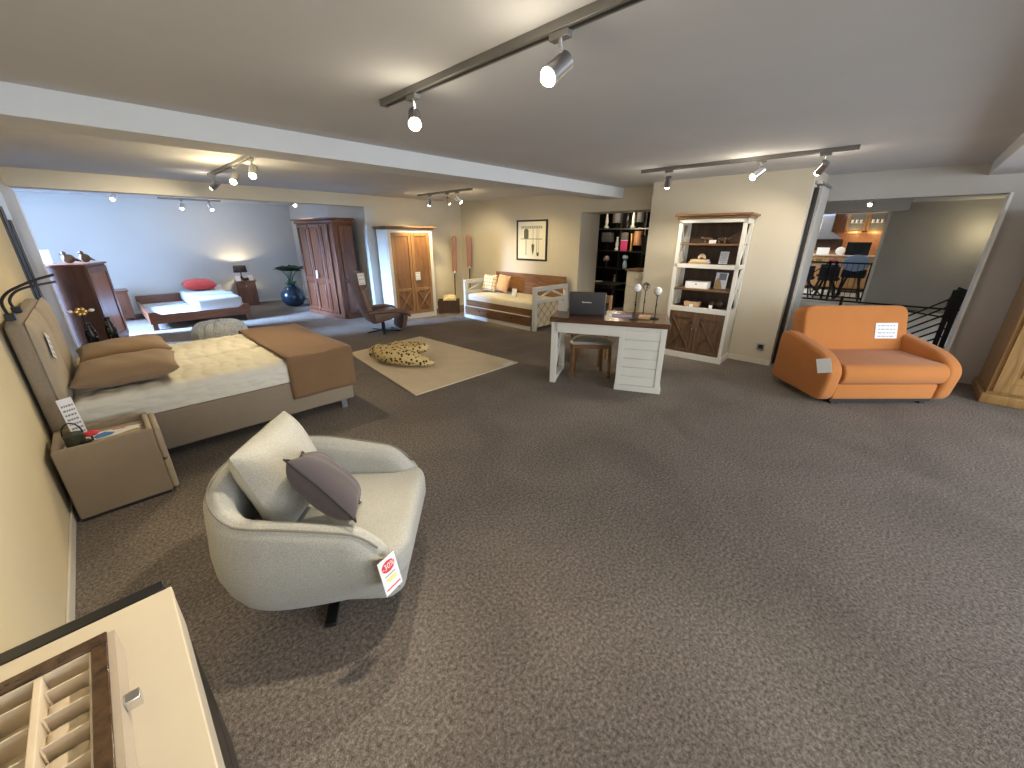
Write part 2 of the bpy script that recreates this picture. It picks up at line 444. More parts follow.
# ------------------------------------------------------------------ foreground dresser and jewellery tray
d = thing('dresser', 'black dresser with cream lacquered top in the near left corner', 'dresser', (-.27, .7, 0))
B(-.20, .188, -.55, .60, .04, .755).build('body', 'black_gloss', d, bevel=.006)
B(-.19, .165, -.53, .57, 0, .04).build('plinth', 'black', d)
B(-.20, .188, .557, .60, .7, .786).build('side_rim', 'black_gloss', d, bevel=.004)
B(-.20, .2, -.55, .555, .755, .785).build('top', 'cream', d, bevel=.003)
B(.188, .199, -.55, .555, .635, .753).build('drawer', 'cream', d, bevel=.002)
for z in (.07, .345): B(.188, .194, -.53, .58, z, z + .265).build('drawer', 'black_gloss', d, bevel=.004)
tr = thing('jewellery_tray', 'walnut framed jewellery tray with cream compartments on the dresser top', 'tray', (-.20, .9, .7862))
m = MB(); X0, X1, Y0, Y1, H = -.25, .015, -.25, .2, .075
m.box(X0, X1, Y1 - .034, Y1, 0, H).box(X0, X1, Y0, Y0 + .05, 0, H).box(X1 - .026, X1, Y0 + .05, Y1 - .034, 0, H).box(X0, X0 + .02, Y0 + .05, Y1 - .034, 0, H)
m.build('frame', 'burl', tr, bevel=.002)
B(X1, X1 + .012, Y0 + .004, Y1 - .004, 0, H - .004).build('side_strip', 'taupe_lacq', tr)
B(X0, X1 - .02, Y0 + .03, Y1 - .02, 0, .012).build('lining', 'suede', tr)
m = MB().box(X0 + .02, X1 - .026, Y1 - .038, Y1 - .034, .012, H - .006).box(X0 + .02, X1 - .026, Y0 + .05, Y0 + .054, .012, H - .006).box(X1 - .03, X1 - .026, Y0 + .054, Y1 - .038, .012, H - .006)
m.build('lining_wall', 'suede', tr)
B(-.094, -.082, Y0 + .05, Y1 - .034, .012, .070).build('divider', 'suede', tr, bevel=.002)
for k in range(5):
    y = Y1 - .075 - k * .066
    for xa, xb in ((X0 + .02, -.096), (-.078, X1 - .028)):
        B(xa, xb, y - .0015, y + .0015, .012, .060).build('compartment_wall', 'suede', tr)
kn = MB().box(.027, .052, -.012, .012, .03, .055)
kn.build('knob', 'chrome', tr, bevel=.002)
wp = None; c = 0
for k in range(4):
    for xc, w in ((-.18, .07), (-.052, .045)):
        y = Y1 - .075 - k * .066 - .033
        if wp is None:
            wp = tag(MB().pillow(w, .046, .026, n=8, pinch=.03).build('watch_cushion', 'suede', smooth=True),
                     'small cream watch cushion in a jewellery tray compartment', 'cushion', 'watch cushions in the jewellery tray', (-.20 + xc, .9 + y, .785 + .028))
        else:
            dup(wp, loc=(-.20 + xc, .9 + y, .785 + .028))

# ------------------------------------------------------------------ swivel armchair
ac = thing('swivel_armchair', 'pale grey rounded tub armchair on a swivel base in the foreground', 'armchair', (.53, 1.79, 0), R(48))
hw, fy, by = .42, -.40, .44       # half width, front, back
def uoutline(t):
    """t 0..1 from near arm front round the back to the far arm front: x, y and outward normal"""
    def P(t):
        if t < .26: return (-hw * (.93 + .07 * (t / .26)), fy + (t / .26) * (.10 - fy))
        if t > .74: q = (1 - t) / .26; return (hw * (.93 + .07 * q), fy + q * (.10 - fy))
        a = PI * (1 - (t - .26) / .48); e = 2 / 2.5
        return (hw * math.copysign(abs(math.cos(a)) ** e, math.cos(a)), .10 + (by - .10) * abs(math.sin(a)) ** e)
    x, y = P(t); x1, y1 = P(min(1, t + .004)); x0, y0 = P(max(0, t - .004))
    tx, ty = x1 - x0, y1 - y0; L = math.hypot(tx, ty) or 1
    return x, y, -ty / L, tx / L
def rimz(t):
    k = min(t, 1 - t)
    z = .64 - .10 * max(0, (.30 - k) / .30) ** 1.2
    if k < .10: z -= .24 * (1 - math.sqrt(max(0, 1 - ((.10 - k) / .10) ** 2)))
    return z + (.09 if .3 < t < .7 else 0) * math.sin(PI * (t - .3) / .4)
def shell(u, v):
    x, y, nx, ny = uoutline(u); z = rimz(u)
    prof = [(-.18, .125), (-.12, .128), (-.075, .145), (-.035, .185), (-.008, .25), (.012, .34), (.012, .44), (-.012, z - .05), (-.03, z - .018), (-.06, z), (-.09, z - .012), (-.115, z - .05), (-.125, .44), (-.13, .30), (-.13, .125)]
    kk = min(u, 1 - u); lift = .075 * max(0, (.24 - kk) / .24) ** 1.5
    prof = [(a, b + lift * max(0, (.45 - b) / .33)) for a, b in prof]
    f = v * (len(prof) - 1); i = min(int(f), len(prof) - 2); q = f - i
    o = prof[i][0] * (1 - q) + prof[i + 1][0] * q; zz = prof[i][1] * (1 - q) + prof[i + 1][1] * q
    k = min(u, 1 - u)
    if k < .08: o = o * (.35 + .65 * (k / .08) ** .5) - .065 * (.65 - .65 * (k / .08) ** .5)
    return (x + nx * o, y + ny * o, min(zz, z))
m = MB(); m.surf(shell, 97, 43)
for i in (0, 96):
    m.f.append(tuple(range(i * 43, i * 43 + 42)) if i == 0 else tuple(range(i * 43, i * 43 + 42))[::-1])
m.build('shell', 'grey_fabric', ac, smooth=True, angle=60)
pp = []
for k in range(2, 59):
    x, y, nx, ny = uoutline(k / 60); z = rimz(k / 60); pp.append((x - nx * .033, y - ny * .033, z - .012))
MB().tube(pp, .005, 6).build('piping', 'piping_grey', ac, smooth=True)
m = MB().prism([(-.29, -.44), (.29, -.44), (.375, -.38), (.30, -.27), (.31, .25), (.2, .34), (-.2, .34), (-.31, .25), (-.30, -.27), (-.375, -.38)], .27, .44, 'xy')
m.build('seat_cushion', 'grey_fabric', ac, bevel=.05, seg=5)
MB().prism([(-.27, -.40), (.27, -.40), (.32, -.34), (.31, .3), (-.31, .3), (-.32, -.34)], .125, .275, 'xy').build('seat_base', 'grey_fabric', ac, bevel=.04, seg=4)
m = MB(); m.pillow(.50, .46, .20, T(.02, .19, .64) @ RX(72) , pinch=.02)
m.build('back_cushion', 'grey_fabric', ac, smooth=True, sub=1)
m = MB()
for a in (10, 100, 190, 280):
    q = RZ(a); m.bar(q @ Vector((.02, 0, .035)), q @ Vector((.34, 0, .014)), .05, .02)
m.build('star_base', 'black_metal', ac, bevel=.004)
MB().lathe([(.035, .0), (.035, .125)]).build('column', 'black_metal', ac, smooth=True)
MB().lathe([(.16, .118), (.16, .128)]).build('swivel_plate', 'black_metal', ac)
ca, sa = math.cos(R(48)), math.sin(R(48))
def acw(x, y, z): return (.53 + x * ca - y * sa, 1.79 + x * sa + y * ca, z)
tp = tag(MB().pillow(.38, .38, .17, n=16, pinch=.13).build('throw_pillow', 'plum', smooth=True, sub=1), 'plum grey throw pillow leaning in the pale grey armchair', 'pillow', None, acw(-.15, -.08, .661))
tp.rotation_euler = (R(52), R(24), R(48 + 16))
pe = []
for k in range(64):
    sdn, q = divmod(k, 16); u = -1 + q / 8; c = .19 * (1 - .13 * (1 - u * u))
    pe.append([(.19 * u, -c, 0), (c, .19 * u, 0), (-.19 * u, c, 0), (-c, -.19 * u, 0)][sdn])
po = MB().tube(pe, .004, 5, True).build('piping', 'black', tp, smooth=True)
tz = thing('price_tag', 'white tag with red discount oval hanging on the grey armchair arm', 'price tag', acw(-.425, -.40, .33), 0)
tz.rotation_euler = (R(-16), R(4), R(48 - 30))
B(-.047, .047, -.0015, .0015, -.012, .135).build('card', 'paper', tz)
ov = MB(); ov.prism([(.036 * math.cos(2 * PI * k / 24), .098 + .024 * math.sin(2 * PI * k / 24)) for k in range(24)], -.0022, -.0016, 'xz')
ov.build('discount_oval', 'red_ink', tz)
fc = bpy.data.curves.new('discount_text', 'FONT'); fc.body = '-30%'; fc.size = .034; fc.align_x = 'CENTER'; fc.align_y = 'CENTER'
fo = bpy.data.objects.new('discount_curve', fc); COL.objects.link(fo)
bpy.context.view_layer.update()
fm = bpy.data.meshes.new_from_object(fo.evaluated_get(bpy.context.evaluated_depsgraph_get()))
bpy.data.objects.remove(fo); fm.materials.clear(); fm.materials.append(M['paper'])
fo = bpy.data.objects.new('discount_lettering', fm); COL.objects.link(fo); fo.parent = tz
fo.location = (0, -.0026, .098); fo.rotation_euler = (R(90), 0, 0)
B(-.028, .028, -.0022, -.0016, .060, .064).build('grey_line', 'ink_grey', tz)
MB().box(-.028, .028, -.0022, -.0016, .044, .050).box(-.02, .028, -.0022, -.0016, .034, .040).build('yellow_lines', 'yellow_ink', tz)
B(-.038, .038, -.0022, -.0016, .004, .010).build('red_line', 'red_ink', tz)

# ------------------------------------------------------------------ nightstand and what lies on it
ns = thing('nightstand', 'taupe velvet nightstand with tray top in front of the near bed', 'nightstand', (-.205, 3.54, 0))
m = MB().box(-.245, .215, -.20, -.16, .02, .5).box(-.245, .215, .16, .20, .02, .5).box(-.245, -.205, -.16, .16, .02, .5).box(-.205, .215, -.16, .16, .02, .455)
m.build('body', 'taupe', ns, bevel=.012, seg=3)
B(.185, .215, -.16, .16, .45, .5).build('front_rail', 'taupe_light', ns, bevel=.01, seg=3)
B(-.2, .18, -.155, .155, .455, .460).build('tray_panel', 'taupe_light', ns)
for z0, z1 in ((.03, .255), (.265, .485)):
    B(.215, .252, -.20, .20, z0, z1).build('drawer', 'taupe_light', ns, bevel=.016, seg=4)
B(-.24, .2, -.19, .19, 0, .02).build('plinth', 'black', ns)
t = thing('brochure', 'white brochure with blue print on the taupe nightstand tray', 'brochure', (-.185, 3.55, .462), R(2))
m = MB().prism([(-.14, -.05), (.02, -.055), (.12, -.02), (.155, -.035), (.13, 0), (.16, .03), (.04, .07), (-.1, .075), (-.15, .03)], 0, .004, 'xy'); m.build('leaf', 'paper', t)
MB().prism([(-.075, -.045), (-.005, -.035), (.015, .0), (-.03, .05), (-.07, .03), (-.09, 0)], .004, .005, 'xy').build('blue_print', 'blue_ink', t)
MB().prism([(.0, .05), (.06, .035), (.08, .05), (.01, .062)], .004, .005, 'xy').build('red_print', 'red_ink', t)
t = thing('handled_pot', 'small dark green handled pot on the back of the taupe nightstand', 'pot', (-.345, 3.47, .463))
MB().lathe([(.035, 0), (.045, .01), (.048, .08), (.043, .085), (.03, .085)], n=20).build('pot', plain('olive_glaze', (.035, .038, .022), .5), t, smooth=True)
MB().tube([(.044 * math.cos(a), 0, .08 + .075 * math.sin(a)) for a in [PI * k / 10 for k in range(11)]], .004, 6).build('handle', 'black_metal', t, smooth=True)
t = thing('flower', 'red artificial flower lying beside the pot on the taupe nightstand', 'flower', (-.275, 3.50, .462))
m = MB()
for k in range(7):
    a = 2 * PI * k / 7; m.ball((.022 * math.cos(a), .022 * math.sin(a), .05), .02, .014, .012, 8)
m.build('petals', 'red_ink', t, smooth=True)
MB().tube([(0, 0, 0), (.0, 0, .05)], .006, 6).build('stem', 'leaf', t, smooth=True)
t = thing('ring_box', 'small black box below the red flower on the nightstand', 'box', (-.30, 3.43, .462), R(20))
B(-.022, .022, -.02, .02, 0, .03).build('box_body', 'black', t, bevel=.003)
B(-.023, .023, -.021, .021, .03, .038).build('lid', 'black_gloss', t, bevel=.002)
card('tall white price card leaning behind the red flower on the nightstand', (-.325, 3.61, .464), (R(-5), 0, R(30)), .075, .27, 7)

# ------------------------------------------------------------------ boxspring bed
bd = thing('boxspring_bed', 'taupe boxspring bed with white quilted mattress along the left wall', 'bed', (0, 0, 0))
bY0, bY1 = 3.87, 5.50
B(-.35, 1.60, bY0, bY1, .10, .42).build('base', 'taupe', bd, bevel=.02, seg=3)
def mat_bm(y0, y1):
    m = MB(); nx, ny = 34, 16
    def top(u, v):
        x = -.345 + 1.95 * u; y = y0 + (y1 - y0) * v
        q = abs(math.sin(u * PI * 15 + .6 * math.sin(v * 9))) ** .5 * abs(math.sin(v * PI * 3)) ** .5
        e = min(1, min(u, 1 - u) * 22, min(v, 1 - v) * 9)
        return (x, y, .565 + .05 * math.sqrt(max(0, 1 - (1 - e) ** 2)) + .013 * q)
    m.surf(top, 133, 40)
    m.add([(-.345, y0, .425), (1.605, y0, .425), (1.605, y1, .425), (-.345, y1, .425), (-.345, y0, .566), (1.605, y0, .566), (1.605, y1, .566), (-.345, y1, .566)],
          [(0, 3, 2, 1), (0, 1, 5, 4), (1, 2, 6, 5), (2, 3, 7, 6), (3, 0, 4, 7)])
    return m
for y0, y1 in ((bY0, 4.683), (4.687, bY1)):
    mo = mat_bm(y0, y1).build('mattress', 'mattress', bd, smooth=True, angle=50)
    MB().box(-.35, 1.611, y0 - .003 if y0 == bY0 else y0 + .01, y1 + .003 if y1 == bY1 else y1 - .01, .487, .493).build('border_piping', 'mattress', mo)
# headboard
m = MB().prism([(bY0 - .05, .06), (bY1 + .03, .06), (bY1 + .03, 1.02), (bY1 - .08, 1.17), (bY1 - .3, 1.21), (bY0 + .05, 1.21), (bY0 - .05, 1.19)], -.465, -.385, 'yz')
m.build('headboard', 'taupe', bd, bevel=.03, seg=4)
for y0, y1 in ((bY0 - .04, 4.68), (4.69, bY1 + .02)):
    m = MB(); m.pillow(y1 - y0, .76, .10, T(-.378, (y0 + y1) / 2, .83) @ RZ(90) @ RX(90), pinch=.0)
    m.build('headboard_cushion', 'taupe_light', bd, smooth=True, sub=1)
for x, y in ((1.50, bY0 + .07), (1.50, bY1 - .07), (-.25, bY0 + .07), (-.25, bY1 - .07)):
    MB().box(x - .03, x + .03, y - .03, y + .03, 0, .105).build('leg', 'steel', bd, bevel=.004)
for k, (y, lb) in enumerate(((4.22, 'brown pillow lying on the near half of the boxspring bed'), (4.95, 'brown pillow lying on the far half of the boxspring bed'))):
    o = MB().pillow(.64, .56, .17, n=18, pinch=.06).build('bed_pillow', 'brown_cotton', smooth=True, sub=1)
    tag(o, lb, 'pillow', 'brown pillows on the boxspring bed', (.0 + .02 * k, y, .728)); o.rotation_euler = (R(2), R(-2), R(-4 + 6 * k))
# runner over the foot end
def run(u, v):
    s = v * (.40 + 1.64 + .40); y0, y1, zt = bY0 - .012, bY1 + .012, .648
    x = 1.02 + .615 * u
    if s < .40: y, z = y0 - .006 * math.sin(u * 9), .25 + (s / .40) * (zt - .25) 
    elif s < 2.04: y, z = y0 + (s - .40) / 1.64 * (y1 - y0), zt + .006 * math.sin(u * 7 + s * 3)
    else: y, z = y1, zt - (s - 2.04)
    return (x, y, z)
m = MB(); m.surf(run, 16, 66)
def runfoot(u, v):
    y = bY0 - .012 + u * (bY1 - bY0 + .024); return (1.635 + .004 * math.sin(u * 30), y, .648 - v * .40)
m.surf(runfoot, 40, 8)
ro = m.build('bed_runner', 'runner', smooth=True, angle=60)
sd = ro.modifiers.new('thickness', 'SOLIDIFY'); sd.thickness = .006; sd.offset = 1
tag(ro, 'brown bed runner draped over the foot of the boxspring bed', 'bed runner')
card('white price card hanging on the front of the bed headboard', (-.325, 3.98, .93), (R(0), R(20), R(90)), .12, .16, 4)
# black bent reading arms above the headboard
for lb, base, pts in (('nearer black bent metal lamp arm above the bed headboard', (-.425, 3.88, 1.213), [(0, 0, 0), (-.01, .0, .10), (.02, .02, .155), (.075, .05, .19), (.155, .08, .225), (.24, .1, .25)]),
                      ('farther black bent metal lamp arm above the bed headboard', (-.425, 4.25, 1.213), [(0, 0, 0), (-.015, 0, .07), (.01, .02, .12), (.06, .05, .15), (.13, .08, .165), (.22, .1, .18)])):
    t = thing('lamp_arm', lb, 'lamp', base, 0, 'lamp arms above the headboard')
    fine = []
    for i in range(len(pts) - 1):
        a, b, c, e = (Vector(pts[max(0, i - 1)]), Vector(pts[i]), Vector(pts[i + 1]), Vector(pts[min(len(pts) - 1, i + 2)]))
        for k in range(5):
            q = k / 5; fine.append(.5 * (2 * b + (c - a) * q + (2 * a - 5 * b + 4 * c - e) * q * q + (3 * b - a - 3 * c + e) * q ** 3))
    fine.append(Vector(pts[-1]))
    MB().tube(fine, .008, 8).build('arm', 'black_metal', t, smooth=True)
    B(-.022, .022, -.03, .03, 0, .04).build('bracket', 'black_metal', t, bevel=.003)

# ornament behind the bed: dark vase with pale and gold sprays on a small stand
t = thing('side_table', 'small dark table behind the far pillow of the boxspring bed', 'table', (-.12, 6.6, 0))
B(-.2, .2, -.2, .2, .46, .5).build('table_top', 'black_gloss', t, bevel=.004)
for x in (-.17, .17):
    for y in (-.17, .17): B(x - .02, x + .02, y - .02, y + .02, 0, .46).build('leg', 'black', t)
for k, (x, y, h) in enumerate(((-.20, 6.62, .26), (-.03, 6.66, .30))):
    t = thing('vase', ('slim black vase with gold speckles, left one behind the bed', 'slim black vase with gold speckles, right one behind the bed')[k], 'vase', (x, y, .5), 0, 'black vases behind the bed')
    MB().lathe([(.03, 0), (.05, .03), (.055, h * .5), (.025, h * .9), (.03, h)], n=16).build('vase_body', 'black_gloss', t, smooth=True)
    m = MB()
    for q in range(9): m.ball((.05 * math.cos(q * 2.1) * .8, -.045, .03 + q * h / 11), .007, n=6)
    m.build('gold_speckles', 'gold', t, smooth=True)
t = thing('ornament', 'gold flower ornament with two white candles on a dark stem behind the bed', 'ornament', (-.21, 6.50, .535))
MB().lathe([(.05, -.034), (.045, .0), (.008, .03), (.008, .35)], n=12).build('stem', 'black_metal', t, smooth=True)
m = MB()
for q in range(6): m.ball((.035 * math.cos(q * 1.05), 0, .37 + .03 * math.sin(q * 1.05)), .022, .015, .022, 8)
m.build('gold_petals', 'gold', t, smooth=True)
for x in (-.085, .085): MB().ball((x, 0, .38), .025, .018, .018, 8).build('candle', 'white_shine', t, smooth=True)
MB().tube([(-.08, 0, .37), (.08, 0, .37)], .005, 6).build('crossbar', 'gold', t, smooth=True)

# fluffy pouf beyond the bed
t = thing('pouf', 'fluffy speckled grey pouf on the floor beyond the boxspring bed', 'pouf', (1.12, 7.3, 0), R(10))
m = MB()
def pf(u, v):
    a = 2 * PI * u; ph = PI * v; rr = 1 + .03 * math.sin(13 * a + 9 * v) + .02 * math.sin(31 * a)
    s = max(.02, math.sin(ph)) ** .6
    return (.37 * rr * s * math.cos(a), .30 * rr * s * math.sin(a), .26 - .25 * math.copysign(abs(math.cos(ph)) ** .8, math.cos(ph)) * rr)
m.surf(pf, 48, 22, True).build('cover', 'fluffy', t, smooth=True)
MB().lathe([(.16, 0), (.16, .02)], n=20).build('base', 'black', t)

# ------------------------------------------------------------------ far room
def doors_x(parent, x0, x1, z0, z1, y, mat, fr=.05, d=.02, cross=None, inner=None, name='door', knob=None):
    """panelled door in the local xz plane with frame, recessed panel and optional X brace"""
    m = MB().box(x0, x0 + fr, y - d, y, z0, z1).box(x1 - fr, x1, y - d, y, z0, z1).box(x0 + fr, x1 - fr, y - d, y, z0, z0 + fr).box(x0 + fr, x1 - fr, y - d, y, z1 - fr, z1)
    if cross:
        c0, c1 = cross
        m.box(x0 + fr, x1 - fr, y - d, y, c1, c1 + fr)
        a, b = Vector((x0 + fr, y - d * .55, c0)), Vector((x1 - fr, y - d * .55, c1)); m.bar(a, b, d * .9, fr * .6, (0, 1, 0))
        a, b = Vector((x1 - fr, y - d * .5, c0)), Vector((x0 + fr, y - d * .5, c1)); m.bar(a, b, d * .8, fr * .6, (0, 1, 0))
    o = m.build(name, mat, parent, bevel=.003)
    MB().box(x0 + fr * .9, x1 - fr * .9, y - d * .35, y - .001, z0 + fr * .9, z1 - fr * .9).build('door_panel', inner or mat, o)
    if knob:
        MB().ball((knob[0], y - d - .014, knob[1]), .012, n=8).build('knob', 'steel', o, smooth=True)
    return o

ch = thing('tall_chest', 'tall mahogany chest standing by the window wall behind the bed', 'chest', (-.15, 9.43, 0), R(74))
# local: front faces +X side of the room
B(-.44, .44, -.20, .22, 0, 1.27).build('body', 'mahogany_shaded', ch, bevel=.006)  # shade on the chest side is put into this darker wood colour
B(-.46, .46, -.23, .23, 1.27, 1.30).build('top', 'mahogany_x', ch, bevel=.006)
doors_x(ch, -.42, .42, .06, 1.24, -.2, M['mahogany'], .09, .02, None, M['oar_wood'])  # brighter panel wood stands in for light on the chest front
for k, x in enumerate((-.03, .09)):
    t = thing('bird_figurine', ('grey brown bird figurine on the tall chest, the left one', 'brown bird figurine on the tall chest, the right one')[k], 'figurine', (-.17 + x * 1.5, 9.22 + .16 * k, 1.302), R(10 + 30 * k), 'bird figurines on the tall chest')
    m = MB(); m.ball((0, 0, .075), .085, .055, .07, 12); m.ball((-.04, 0, .155), .035, .03, .035, 10)
    m.tube([(-.02, 0, .09), (-.04, 0, .15)], [.05, .028], 10); m.tube([(.06, 0, .07), (.16, 0, .03)], [.03, .008], 8)
    t.scale = (.85, .85, .95); m.build('body', 'bronze', t, smooth=True)
    MB().tube([(-.07, 0, .155), (-.10, 0, .148)], [.01, .002], 6).build('beak', 'black', t)
card('white picture card standing on the tall chest by the window', (-.46, 9.35, 1.302), (0, 0, R(30)), .16, .2, 0)

b2 = thing('double_bed', 'low mahogany double bed in the far room with half a mattress', 'bed', (1.34, 11.2, 0))
HW = .83
m = MB().prism([(-HW, .12), (-HW, .34), (-HW + .10, .345), (-HW + .2, .285), (HW - .2, .285), (HW - .1, .345), (HW, .34), (HW, .12)], -1.17, -1.12, 'xz')
m.build('footboard', 'mahogany_x', b2, bevel=.006)
for x in (-HW, HW - .05): B(x, x + .05, -1.12, 1.2, .12, .31).build('side_rail', 'mahogany', b2, bevel=.004)
B(-HW, HW, 1.2, 1.25, .1, .42).build('headboard', 'mahogany_x', b2, bevel=.004)
for x in (-HW + .02, HW - .10):
    for y in (-1.16, 1.12): B(x, x + .08, y, y + .08, 0, .13).build('leg', 'mahogany', b2)
B(-HW + .05, HW - .05, -1.12, 1.2, .15, .235).build('bed_base', 'blue_bed', b2)
m = MB()
for k in range(5): m.box(-HW + .07, -.02, -.9 + k * .42, -.7 + k * .42, .235, .245)
m.build('slat', 'blue_bed', b2)
mt = tag(B(-.40, .40, -1.07, 1.07, 0, .24).build('single_mattress', 'blue_bed', bevel=.05, seg=4), 'pale single mattress on the right half of the low mahogany bed', 'mattress', None, (1.34 + .36, 11.25, .237))
mt.location = (1.34 + .37, 11.3, .248)
t = tag(B(-.36, .36, -.16, .16, 0, .012).build('folded_blanket', plain('grey_blue_throw', (.42, .48, .56), .9), bevel=.004), 'thin grey blue runner lying on the pale single mattress', 'blanket', None, (1.74, 11.0, .488))
p = tag(MB().pillow(.66, .5, .24, n=14).build('red_pillow', 'red_cotton', smooth=True, sub=1), 'red pillow at the head of the pale single mattress', 'pillow', None, (1.68, 12.0, .625)); p.rotation_euler = (R(4), 0, 0)
card('white card beside the red pillow on the single mattress', (2.02, 11.9, .487), (0, 0, 0), .14, .12, 0)
hb = thing('brown_stand', 'dark narrow wooden stand beyond the tall chest', 'stand', (.30, 11.9, 0))
B(-.09, .09, -.25, .25, .05, .60).build('body', 'mahogany', hb, bevel=.004); B(-.11, .11, -.27, .27, .60, .63).build('top', 'mahogany_x', hb, bevel=.004)
for x in (-.07, .07):
    for y in (-.22, .22): B(x - .015, x + .015, y - .015, y + .015, 0, .05).build('leg', 'mahogany', hb)

fn = thing('bedside_cabinet', 'mahogany bedside cabinet beneath the lit table lamp', 'cabinet', (2.70, 12.30, 0), R(-12))
B(-.21, .21, -.20, .18, .04, .60).build('body', 'mahogany', fn, bevel=.004); B(-.24, .24, -.23, .2, .60, .63).build('top', 'mahogany_x', fn, bevel=.006)
B(-.2, .2, -.19, .17, 0, .04).build('plinth', 'mahogany', fn)
o = B(-.18, .18, -.215, -.2, .44, .57).build('drawer', 'mahogany_x', fn, bevel=.004); MB().ball((0, -.228, .5), .014, n=8).build('knob', 'gold', o, smooth=True)
doors_x(fn, -.18, .18, .07, .42, -.2, M['mahogany'], .05, .016)
lp = thing('table_lamp', 'small table lamp with dark shade on the mahogany bedside cabinet', 'lamp', (2.64, 12.30, .632))
MB().lathe([(.08, 0), (.08, .015), (.018, .03), (.03, .07), (.012, .11), (.012, .2)], n=16).build('base', 'black_metal', lp, smooth=True)
m = MB(); m.surf(lambda u, v: ((.155 - .02 * v) * math.cos(2 * PI * u), (.115 - .015 * v) * math.sin(2 * PI * u), .20 + .17 * v), 28, 2, True)
so = m.build('lamp_shade', 'shade_dark', lp, smooth=True); q = so.modifiers.new('thickness', 'SOLIDIFY'); q.thickness = .004
MB().ball((0, 0, .25), .028, n=8).build('bulb', glow('lamp_bulb', (1, .78, .45), 30), lp, smooth=True)
for k, (x, lb) in enumerate(((2.52, 'white card standing left of the table lamp'), (2.80, 'white card standing right of the table lamp'))):
    card(lb, (x, 12.14, .632), (R(-8), 0, 0), .11, .13, 0)
t = tag(MB().ball((0, 0, .035), .06, .04, .035, 10).ball((.06, 0, .04), .03, .03, .04, 8).build('dark_figurine', 'black', smooth=True), 'small black figurine in front of the table lamp base', 'figurine', None, (2.665, 12.12, .633))

v = thing('potted_plant', 'round dark blue vase with flat topped green plant beside the mahogany wardrobe', 'plant', (3.44, 11.2, 0))
v.scale = (.9, .9, .9)
prof = [(.12, 0), (.22, .05), (.30, .17), (.315, .28), (.29, .40), (.20, .52), (.11, .58), (.09, .60), (.11, .62), (.09, .62)]
MB().lathe(prof, n=32).build('vase', 'vase_blue', v, smooth=True, angle=70)
m = MB(); rr = random.Random(3)
for k in range(40):
    a = rr.uniform(0, 2 * PI); l = rr.uniform(.10, .24); z = rr.uniform(.58, .72)
    c = Vector((math.cos(a) * l * .5, math.sin(a) * l * .5, z)); q = RZ(math.degrees(a)) @ RY(rr.uniform(-30, 25))
    m.add([(-l / 2, 0, 0), (0, -.035, .012), (l / 2, 0, -.01), (0, .035, .012)], [(0, 1, 2, 3)], T(*c) @ q)
m.build('low_leaves', 'leaf_green', v)
m = MB(); m2 = MB()
for k in range(14):
    a = rr.uniform(0, 2 * PI); l = rr.uniform(.08, .40); e = Vector((math.cos(a) * l, math.sin(a) * l, rr.uniform(1.0, 1.08)))
    m.tube([(0, 0, .55), (e.x * .35, e.y * .35, .85), e], .006, 5)
    for q in range(9):
        mx = T(*(e + Vector((rr.uniform(-.09, .09), rr.uniform(-.09, .09), rr.uniform(-.03, .05))))) @ RZ(rr.uniform(0, 360)) @ RX(rr.uniform(-30, 30))
        m2.add([(-.12, 0, 0), (0, -.05, .015), (.12, 0, 0), (0, .05, .015)], [(0, 1, 2, 3)], mx)
m.build('stalks', 'leaf', v, smooth=True); m2.build('canopy_leaves', 'leaf', v)

# mahogany wardrobe, front towards -X
wd = thing('wardrobe', 'large carved mahogany wardrobe with angled corner column and price tag', 'wardrobe', (0, 0, 0))
wd.location = (3.70, 9.28, 0); wd.rotation_euler = (0, 0, R(-83.9))
# local x: -0.77 (far) .. 0.77 (near), front at y=-.25
B(-.74, .74, -.20, .24, .02, 1.96).build('carcass', 'mahogany', wd, bevel=.006)
m = MB().prism([(-.78, .26), (-.78, -.25), (.60, -.25), (.78, -.14), (.78, .26)], 1.96, 2.02, 'xy').prism([(-.81, .27), (-.81, -.29), (.62, -.29), (.82, -.16), (.82, .27)], 2.02, 2.06, 'xy')
m.build('cornice', 'mahogany_x', wd, bevel=.012, seg=3)
MB().prism([(-.76, .25), (-.76, -.24), (.59, -.24), (.77, -.13), (.77, .25)], 0, .10, 'xy').build('plinth', 'mahogany_x', wd, bevel=.006)
for x0, x1 in ((-.72, -.26), (-.25, .24)):
    o = doors_x(wd, x0, x1, .11, 1.94, -.20, M['mahogany'], .06, .03)
    m = MB().box(x0 + .06, x1 - .06, -.23, -.205, .74, .84).box(x0 + .10, x1 - .1, -.222, -.205, .20, .70).box(x0 + .1, x1 - .1, -.222, -.205, .90, 1.84)
    m.build('raised_panel', 'mahogany', o, bevel=.008)
for x in (-.255, .26, .56):
    MB().lathe([(.03, .1), (.03, .16), (.02, .2), (.022, 1.8), (.03, 1.86), (.03, 1.94)], (x, -.22, 0), 12).build('column', 'mahogany', wd, smooth=True)
o = doors_x(wd, .28, .54, .11, 1.94, -.205, M['mahogany'], .05, .025)
B(.33, .49, -.228, -.21, .74, .83).build('raised_panel', 'mahogany', o, bevel=.006)
m = MB().prism([(.58, -.20), (.74, -.10), (.74, .23), (.58, .23)], .1, 1.95, 'xy'); m.build('corner_panel', 'mahogany', wd, bevel=.006)
sdp = MB().box(.74, .755, -.08, .22, .12, .78).box(.74, .755, -.08, .22, .86, 1.92).build('side_panel', 'mahogany', wd, bevel=.008)
t = card('white tag hanging on the mahogany wardrobe door', (3.70 - .27, 9.28 + .06, .83), (0, R(6), R(-83.9)), .06, .17, 0, 'price tag', 'price_tag')

